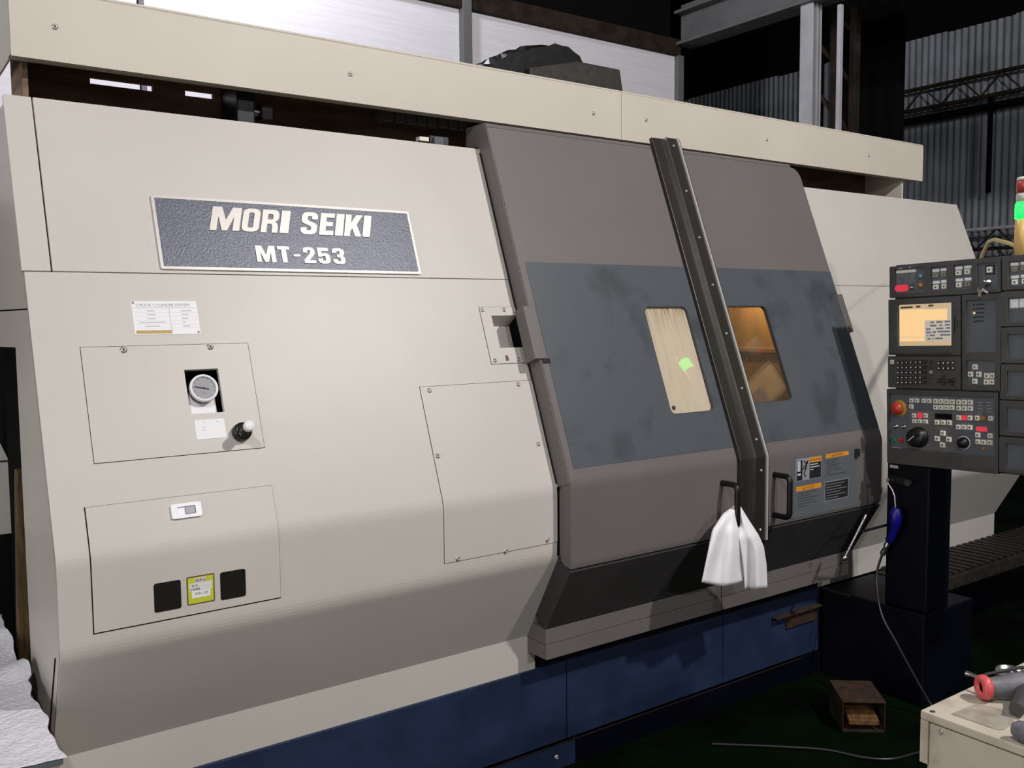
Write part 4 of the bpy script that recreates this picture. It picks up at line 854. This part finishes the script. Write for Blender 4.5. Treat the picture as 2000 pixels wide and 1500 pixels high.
for k in range(8): ppart('legend_line', mm, (0.110, 0.165, 0.25, 0.33, 0.34, 0.31, 0.23, 0.385)[k], (0.14, 0.195, 0.275, 0.36, 0.375, 0.36, 0.26, 0.41)[k], (1.2375, 1.2372, 1.2372, 1.2345, 1.1735, 1.1345, 1.110, 1.1735)[k]-0.001, (1.2375, 1.2372, 1.2372, 1.2345, 1.1735, 1.1345, 1.110, 1.1735)[k]+0.001, -0.0096, -0.0093, PRINT)
# pedestal under the pendant
pd = thing('pendant_pedestal', 'dark blue pedestal under the operating panel', 'pedestal', (3.8, 2.25, ZF))
b = MB(); b.box(3.72, 3.90, 2.125, 2.325, 0.288, 0.93, NAVY_SHADE); b.build('column', pd, 0.008)
b = MB(); b.box(3.695, 4.10, 2.12, 2.63, ZF, 0.288, NAVY_SHADE); b.build('foot_box', pd, 0.006)
b = MB(); b.box(3.690, 3.698, 2.48, 2.63, 0.281, 0.290, STRIP); b.build('edge_trim', pd)
b = MB(); b.box(3.705, 3.72, 2.20, 2.31, 0.84, 0.87, BLACK); b.cyl((3.70, 2.285, 0.85), (3.66, 2.285, 0.86), 0.008, STEEL); b.cyl((3.70, 2.205, 0.855), (3.68, 2.205, 0.855), 0.014, DGREY); b.build('gun_hook', pd)
b = MB(); b.box(3.715, 3.7195, 2.27, 2.31, 0.905, 0.918, PAPER); b.build('white_tag', pd)
# signal tower on the pendant
st = thing('signal_tower', 'signal tower with lit green lens on top of the operating panel', 'signal light', (3.705, 1.765, 1.792))
zc = [1.778, 1.935, 1.995, 2.035, 2.085, 2.10]
for nm, m, a, c, r in (('amber_base', LYEL, 1.792, 1.945, 0.030), ('green_lens', LGRN, 1.948, 2.008, 0.031), ('clear_lens', LWHT, 2.011, 2.045, 0.029), ('red_lens', LRED, 2.048, 2.092, 0.029), ('cap', KEYW, 2.094, 2.106, 0.028)):
    b = MB(); b.lathe((3.705, 1.765, a), (0, 0, 1), [(0, 0), (r, 0), (r, c-a-0.003), (r-0.003, c-a), (0, c-a)], m, 28); b.build(nm, st)
b = MB(); pts = [(3.72, 1.80, 1.845), (3.80, 1.86, 1.862), (3.95, 1.97, 1.885), (4.10, 2.075, 1.905), (4.20, 2.15, 1.905), (4.26, 2.20, 1.87), (4.30, 2.25, 1.80), (4.32, 2.28, 1.72)]
tag(MB().tube(pts, 0.008, CREAMC, 10).build('signal_cable'), 'cream cable arching from the signal tower base behind the operating panel', 'cable')

# ------------------------------------------------------------------ white cloth through the left door handle
def interp(pts, t):
    n = len(pts)-1; k = min(int(t*n), n-1); f = t*n-k
    return tuple(pts[k][i]*(1-f)+pts[k+1][i]*f for i in range(len(pts[0])))
def lobe(left, right, ph, amp, nf, ybase):
    NU, NV = 28, 26; vs = []
    for j in range(NV+1):
        t = j/NV; l = interp(left, t); r = interp(right, t)
        for i in range(NU+1):
            s_ = i/NU; x = l[0]*(1-s_)+r[0]*s_; z = l[1]*(1-s_)+r[1]*s_
            y = interp(ybase, t)[0] - amp*(0.15+0.85*t)*math.sin(math.pi*nf*s_+ph+0.8*t) - 0.016*math.sin(math.pi*s_)
            y += 0.004*math.sin(9*s_+7*t)
            vs.append((x, y, z))
    fs = [(j*(NU+1)+i, j*(NU+1)+i+1, (j+1)*(NU+1)+i+1, (j+1)*(NU+1)+i) for j in range(NV) for i in range(NU)]
    return vs, fs
b = MB()
YBL = [(2.356,), (2.330,), (2.312,), (2.316,), (2.324,), (2.332,)]
v1, f1 = lobe([(2.675, 0.868), (2.615, 0.845), (2.560, 0.795), (2.538, 0.725), (2.520, 0.668), (2.502, 0.608)], [(2.700, 0.862), (2.698, 0.815), (2.708, 0.765), (2.722, 0.70), (2.730, 0.64), (2.736, 0.570)], 0.4, 0.014, 3.2, YBL)
v1 = [(x, y, z-0.016*math.sin(math.pi*min(1, max(0, (x-2.5)/0.24)))*max(0, (0.68-z)/0.09)) for x, y, z in v1]
CSC = lambda V: [(x*y/2.30, y, 1.6+(z-1.6)*y/2.30) for x, y, z in V]
b.add(CSC(v1), f1, CLOTH, True)
v2, f2 = lobe([(2.700, 0.862), (2.703, 0.80), (2.708, 0.74), (2.722, 0.68), (2.735, 0.61), (2.743, 0.537)], [(2.712, 0.862), (2.760, 0.803), (2.818, 0.737), (2.850, 0.685), (2.868, 0.61), (2.875, 0.514)], 2.2, 0.017, 2.6, [(2.356,), (2.330,), (2.314,), (2.320,), (2.332,), (2.342,)])
b.add(CSC(v2), f2, CLOTH, True)
cl = b.build('cleaning_cloth'); sm = cl.modifiers.new('solid', 'SOLIDIFY'); sm.thickness = 0.0025
tag(cl, 'white cloth hanging from the left door handle', 'cloth')

# ------------------------------------------------------------------ air gun, hose, rod
ag = thing('air_gun', 'blue air blow gun hanging on the pedestal hook', 'air gun', (3.66, 2.25, 0.52))
b = MB(); b.tube([(3.665, 2.292, 0.850), (3.665, 2.280, 0.838), (3.665, 2.262, 0.815), (3.665, 2.252, 0.790), (3.665, 2.246, 0.735)], 0.004, STEEL, 8); b.build('nozzle', ag)
b = MB(); b.tube([(3.665, 2.240, 0.742), (3.665, 2.243, 0.725), (3.665, 2.246, 0.700), (3.665, 2.247, 0.675), (3.665, 2.252, 0.645), (3.665, 2.262, 0.615), (3.665, 2.272, 0.592), (3.665, 2.276, 0.585)], [0.016, 0.026, 0.029, 0.027, 0.019, 0.017, 0.018, 0.014], BLUEP, 14); b.build('body', ag)
b = MB(); b.tube([(3.665, 2.222, 0.715), (3.665, 2.228, 0.685), (3.665, 2.246, 0.64)], 0.005, BLUEP, 8); b.build('trigger', ag)
b = MB(); b.tube([(3.665, 2.275, 0.588), (3.665, 2.282, 0.572), (3.665, 2.284, 0.570), (3.665, 2.290, 0.555), (3.665, 2.296, 0.54), (3.665, 2.304, 0.523)], [0.011, 0.011, 0.014, 0.009, 0.013, 0.012], STEEL, 12); b.build('coupling', ag)
def bez(pts, n=8):
    out = []; P_ = [Vector(p) for p in pts]
    for i in range(len(P_)-1):
        p0 = P_[max(i-1, 0)]; p1 = P_[i]; p2 = P_[i+1]; p3 = P_[min(i+2, len(P_)-1)]
        for k in range(n):
            t = k/n; out.append(0.5*((2*p1)+(-p0+p2)*t+(2*p0-5*p1+4*p2-p3)*t*t+(-p0+3*p1-3*p2+p3)*t**3))
    return out+[P_[-1]]
hp = bez([(3.665, 2.306, 0.520), (3.64, 2.315, 0.42), (3.56, 2.24, 0.30), (3.56, 2.16, 0.18), (3.60, 2.08, 0.02), (3.62, 2.02, -0.08), (3.55, 1.93, -0.112), (3.40, 1.88, -0.112), (3.26, 1.90, -0.112), (3.15, 1.93, -0.112), (3.08, 2.0, -0.112), (3.02, 2.12, -0.112), (2.88, 2.26, -0.112), (2.70, 2.42, -0.112)])
tag(MB().tube(hp, 0.0055, HOSE, 8).build('air_hose'), 'thin grey hose dropping from the air gun onto the dark floor', 'hose')
b = MB(); b.cyl((3.545, 2.31, 0.715), (3.445, 2.345, 0.535), 0.007, STEEL, 10); b.lathe((3.445, 2.345, 0.535), (-0.5, 0.15, -0.85), [(0, -0.01), (0.012, -0.008), (0.014, 0.0), (0.010, 0.012), (0, 0.015)], STEEL, 12)
b.cyl((3.717, 2.27, 0.665), (3.50, 2.325, 0.640), 0.006, NAVY_SHADE, 8)
tag(b.build('lever_rod'), 'thin steel lever rod leaning left of the blue air gun', 'lever')

# ------------------------------------------------------------------ foot pedal
fp = thing('foot_pedal', 'rusty guarded foot pedal on the dark green floor', 'foot pedal', (3.35, 2.2, ZF), local=True)
fp.rotation_euler = (0, 0, math.radians(-40))      # width axis x', opening towards -y'... faces the photographer's aisle
fp.location = (3.345, 2.205, ZF)
def fpb(nm, x0, x1, y0, y1, z0, z1, m, bev=0.003): b = MB(); b.box(x0, x1, y0, y1, z0, z1, m); return b.build(nm, fp, bev)
fpb('base_plate', -0.085, 0.085, -0.10, 0.10, 0.0, 0.012, RUSTD)
b = MB(); b.plate(frame((0, 0, 0), (0, 1, 0), (0, 0, 1), (1, 0, 0)), [(-0.10, 0.012), (0.10, 0.012), (0.10, 0.135), (-0.10, 0.128)], [], -0.085, -0.081, RUSTD); b.plate(frame((0, 0, 0), (0, 1, 0), (0, 0, 1), (1, 0, 0)), [(-0.10, 0.012), (0.10, 0.012), (0.10, 0.135), (-0.10, 0.128)], [], 0.081, 0.085, RUSTD); b.build('guard_sides', fp)
b = MB(); b.add([(-0.086, -0.102, 0.127), (0.086, -0.102, 0.127), (0.086, 0.10, 0.135), (-0.086, 0.10, 0.135), (-0.086, -0.102, 0.131), (0.086, -0.102, 0.131), (0.086, 0.10, 0.139), (-0.086, 0.10, 0.139)], [(0, 3, 2, 1), (4, 5, 6, 7), (0, 1, 5, 4), (1, 2, 6, 5), (2, 3, 7, 6), (3, 0, 4, 7)], RUST); b.build('guard_top', fp)
b = MB(); b.add([(-0.060, -0.105, 0.034), (0.060, -0.105, 0.034), (0.060, 0.06, 0.075), (-0.060, 0.06, 0.075), (-0.060, -0.105, 0.056), (0.060, -0.105, 0.056), (0.060, 0.06, 0.098), (-0.060, 0.06, 0.098)], [(0, 3, 2, 1), (4, 5, 6, 7), (0, 1, 5, 4), (1, 2, 6, 5), (2, 3, 7, 6), (3, 0, 4, 7)], RUSTY); b.build('treadle', fp, 0.003)
for sx in (-1, 1): fpb('spring_post', sx*0.04-0.012, sx*0.04+0.012, -0.06, -0.04, 0.012, 0.040, RUSTY)

# ------------------------------------------------------------------ tool cabinet in the foreground
XC, YC, ZT = 1.706, 0.982, 0.80
cb = thing('tool_cabinet', 'worn beige steel tool cabinet at the lower right corner', 'cabinet', (2.0, 0.6, ZF))
b = MB(); b.box(XC, XC+0.95, YC-0.80, YC, ZT-0.018, ZT, CAB); b.build('top', cb, 0.003)
b = MB(); b.box(XC, XC+0.018, YC-0.0175, YC-0.001, 0.694, ZT-0.018, CAB); b.build('corner_post', cb, 0.001)
b = MB(); b.box(XC+0.0035, XC+0.018, YC-0.80, YC-0.019, ZF+0.04, ZT-0.0205, CAB); fpn = b.build('front_panel', cb, 0.001)
b = MB(); b.box(XC+0.02, XC+0.93, YC-0.79, YC-0.006, ZF, ZT-0.02, CAB); b.build('body', cb, 0.002)
screw(fpn, (XC+0.0035, 0.940, 0.769), (-1, 0, 0), 0.65)
b = MB(); b.lathe((1.7185, 0.963, ZT), (0, 0, 1), [(0.0055, 0), (0.0055, 0.0008), (0.002, 0.0002), (0, 0.0002)], TOOLD, 12); b.build('rivet', cb)
def flat(nm, pts, m, z0, z1, label, cat):
    b = MB(); b.plate(frame((0, 0, 0), (1, 0, 0), (0, 1, 0), (0, 0, 1)), pts, [], z0, z1, m); return tag(b.build(nm), label, cat)
sh = mat('clear_grimy_sheet', (0.40, 0.36, 0.29), 0.35, col2=(0.27, 0.245, 0.20), nscale=30)
flat('grimy_sheet', [(1.736, 0.934), (1.738, 0.848), (1.741, 0.842), (1.752, 0.838), (1.800, 0.842), (1.836, 0.885), (1.824, 0.928)], sh, ZT+0.0003, ZT+0.0016, 'grimy flat sheet lying on the cabinet top under the grey tool', 'sheet')
# hand tool: red collar, grey body, dark grip
ht = thing('hand_tool', 'grey hand tool with red collar lying on the cabinet top', 'hand tool', (1.90, 0.90, ZT))
axis = Vector((0.82, -0.57, 0.03)).normalized(); c0 = Vector((1.848, 0.934, ZT+0.027))
sx = axis.cross(Vector((0, 0, 1))).normalized(); 
b = MB(); b.lathe(c0, axis, [(0.0105, 0.002), (0.014, -0.004), (0.021, -0.004), (0.0250, 0.002), (0.0255, 0.010), (0.021, 0.016)], TOOLR, 28); b.lathe(c0, axis, [(0.0105, 0.002), (0.0105, 0.02), (0, 0.02)], RUSTD, 20); b.build('red_collar', ht)
b = MB(); b.lathe(c0, axis, [(0.021, 0.012), (0.019, 0.022), (0.021, 0.04), (0.026, 0.07), (0.028, 0.12), (0.027, 0.20), (0.0, 0.205)], TOOLG, 24); b.build('body', ht)
g0 = c0+axis*0.085
b = MB(); b.tube([g0+Vector((0, 0, -0.002)), g0+Vector((-0.022, -0.014, -0.006)), g0+Vector((-0.055, -0.026, -0.010)), g0+Vector((-0.098, -0.036, -0.012))], [0.023, 0.019, 0.017, 0.014], TOOLD, 14); b.build('grip', ht)
b = MB(); b.tube([c0+Vector((0.012, 0.0, 0.024)), c0+axis*0.07+Vector((0.02, 0, 0.034)), c0+axis*0.2+Vector((0.01, 0, 0.036))], 0.0035, INK, 8); b.build('lead', ht)
b = MB(); b.tube([c0+Vector((0.040, 0.052, 0.004)), c0+Vector((0.040, 0.035, 0.004)), c0+Vector((0.035, 0.005, 0.004))], [0.006, 0.004, 0.004], STEEL, 10); b.build('tip', ht)
b = MB(); b.lathe((2.012, 0.955, ZT), (0, 0, 1), [(0.026, 0.0), (0.029, 0.003), (0.029, 0.016), (0.027, 0.020), (0.024, 0.020), (0.022, 0.014), (0.010, 0.012), (0.006, 0.018), (0, 0.018)], STEEL, 30)
tag(b.build('steel_ring'), 'round silver steel ring lying behind the grey hand tool', 'ring')
b = MB(); b.lathe((1.727, 0.806, ZT+0.020), (0.12, -1.0, 0.0), [(0, -0.008), (0.010, -0.006), (0.017, 0.002), (0.020, 0.018), (0.020, 0.06), (0.012, 0.075), (0, 0.078)], TOOLG, 22)
tag(b.build('rubber_grip'), 'grey rubber grip at the front edge of the cabinet top', 'grip')

# ------------------------------------------------------------------ left edge: wrapped box, timber, neighbouring cover
wb = thing('wrapped_box', 'cream box with bubble wrap on top at the lower left corner', 'box', (0.1, 2.6, ZF))
b = MB(); b.box(-0.55, 0.345, 2.275, 3.3, ZF, 0.575, BEIGE2); b.build('box_body', wb, 0.004)
b = MB(); b.box(-0.55, 0.350, 2.268, 3.32, 0.575, 0.590, PENDP); b.build('lid_board', wb, 0.002)
NX, NY = 44, 60; vs = []; 
for j in range(NY+1):
    for i in range(NX+1):
        x = -0.55+0.90*i/NX; y = 2.264+1.06*j/NY
        z = 0.600+0.004*math.sin(17*x+5*y)*math.sin(11*y+2)+random.uniform(-0.0012, 0.0012)
        if i > NX-3: x += 0.005*math.sin(23*y)+0.003*math.sin(51*y)
        vs.append((x, y, z))
for j in range(NY+1):
    y = 2.264+1.06*j/NY
    if 2.80 < y < 2.96:
        for i in range(NX-4, NX+1): k = j*(NX+1)+i; v = vs[k]; vs[k] = (v[0]+0.012*(i-NX+4)/4, v[1], v[2]+0.03*math.sin(math.pi*(y-2.80)/0.16)*(i-NX+4)/4)
    if y > 3.0:
        for i in range(NX-6, NX+1): k = j*(NX+1)+i; v = vs[k]; vs[k] = (v[0], v[1], v[2]+0.05*min(1, (y-3.0)/0.15)*(i-NX+6)/6)
b = MB(); b.add(vs, [(j*(NX+1)+i, j*(NX+1)+i+1, (j+1)*(NX+1)+i+1, (j+1)*(NX+1)+i) for j in range(NY) for i in range(NX)], BUBBLE, False)
bw = b.build('bubble_wrap', wb); smd = bw.modifiers.new('solid', 'SOLIDIFY'); smd.thickness = 0.004
b = MB(); b.bar((0.375, 3.14, ZF), (0.415, 3.12, 1.14), 0.055, WOOD, up=(0, 1, 0), h=0.05); tag(b.build('timber_prop', None, 0.004), 'weathered timber prop standing in the gap left of the lathe', 'timber')
b = MB(); b.add([(0.0, 3.55, 0.86), (0.42, 3.55, 0.86), (0.42, 3.55, 1.12), (0.33, 3.55, 1.36), (0.0, 3.55, 1.60), (0.0, 3.60, 0.86), (0.42, 3.60, 0.86), (0.42, 3.60, 1.12), (0.33, 3.60, 1.36), (0.0, 3.60, 1.60)], [(0, 1, 2, 3, 4), (9, 8, 7, 6, 5), (0, 5, 6, 1), (1, 6, 7, 2), (2, 7, 8, 3), (3, 8, 9, 4), (4, 9, 5, 0)], BEIGE)
b.box(0.0, 0.42, 3.546, 3.55, 1.11, 1.114, GAP); b.box(0.0, 0.372, 3.57, 3.655, ZF, 0.86, DARK)
nc = tag(b.build('neighbour_cover'), 'pale slanted cover deep in the gap left of the lathe', 'cover')
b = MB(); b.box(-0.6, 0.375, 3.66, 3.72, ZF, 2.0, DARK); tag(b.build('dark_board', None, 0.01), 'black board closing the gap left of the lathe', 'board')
# ------------------------------------------------------------------ wrapped motor on top of the lathe
wm = thing('wrapped_motor', 'motor under black plastic wrap on top of the lathe behind the top cover', 'motor', (2.7, 3.45, 2.56))
vs = []; n = 22; L = 9
for j in range(L+1):
    y = 3.30+0.32*j/L
    for i in range(n+1):
        a = math.pi*i/n; r = 0.235*(1+0.05*math.sin(5*a+j)+0.03*random.uniform(-1, 1))
        zz = 2.545+ (r*1.02)*math.sin(a)**0.8; xx = 2.60-(r*1.12)*math.cos(a)+(0.06 if a > 1.2 else 0)*math.sin(a)
        if a < 1.2: xx -= 0.06*(1.2-a)
        vs.append((xx, y, zz))
b = MB(); b.add(vs, [(j*(n+1)+i, (j+1)*(n+1)+i, (j+1)*(n+1)+i+1, j*(n+1)+i+1) for j in range(L) for i in range(n)], BLKWRAP)
b.add(vs[:n+1], [tuple(range(n+1))], BLKWRAP); b.add(vs[-n-1:], [tuple(range(n, -1, -1))], BLKWRAP); b.build('plastic_wrap', wm)
b = MB(); b.add([(2.45, 3.26, 2.55), (3.01, 3.26, 2.55), (2.975, 3.26, 2.727), (2.72, 3.26, 2.727), (2.45, 3.26, 2.66), (2.45, 3.60, 2.55), (3.01, 3.60, 2.55), (2.975, 3.60, 2.727), (2.72, 3.60, 2.727), (2.45, 3.60, 2.66)], [(0, 1, 2, 3, 4), (9, 8, 7, 6, 5), (0, 5, 6, 1), (1, 6, 7, 2), (2, 7, 8, 3), (3, 8, 9, 4), (4, 9, 5, 0)], BRNBOX); b.build('motor_casting', wm, 0.006)
b = MB(); b.box(2.25, 3.15, 3.22, 3.75, 2.50, 2.536, DARK); b.box(2.25, 3.15, 3.22, 3.26, 2.10, 2.50, DARK); b.build('motor_deck', M)
for o in bpy.data.objects:
    if '_local' in o.keys(): del o['_local']
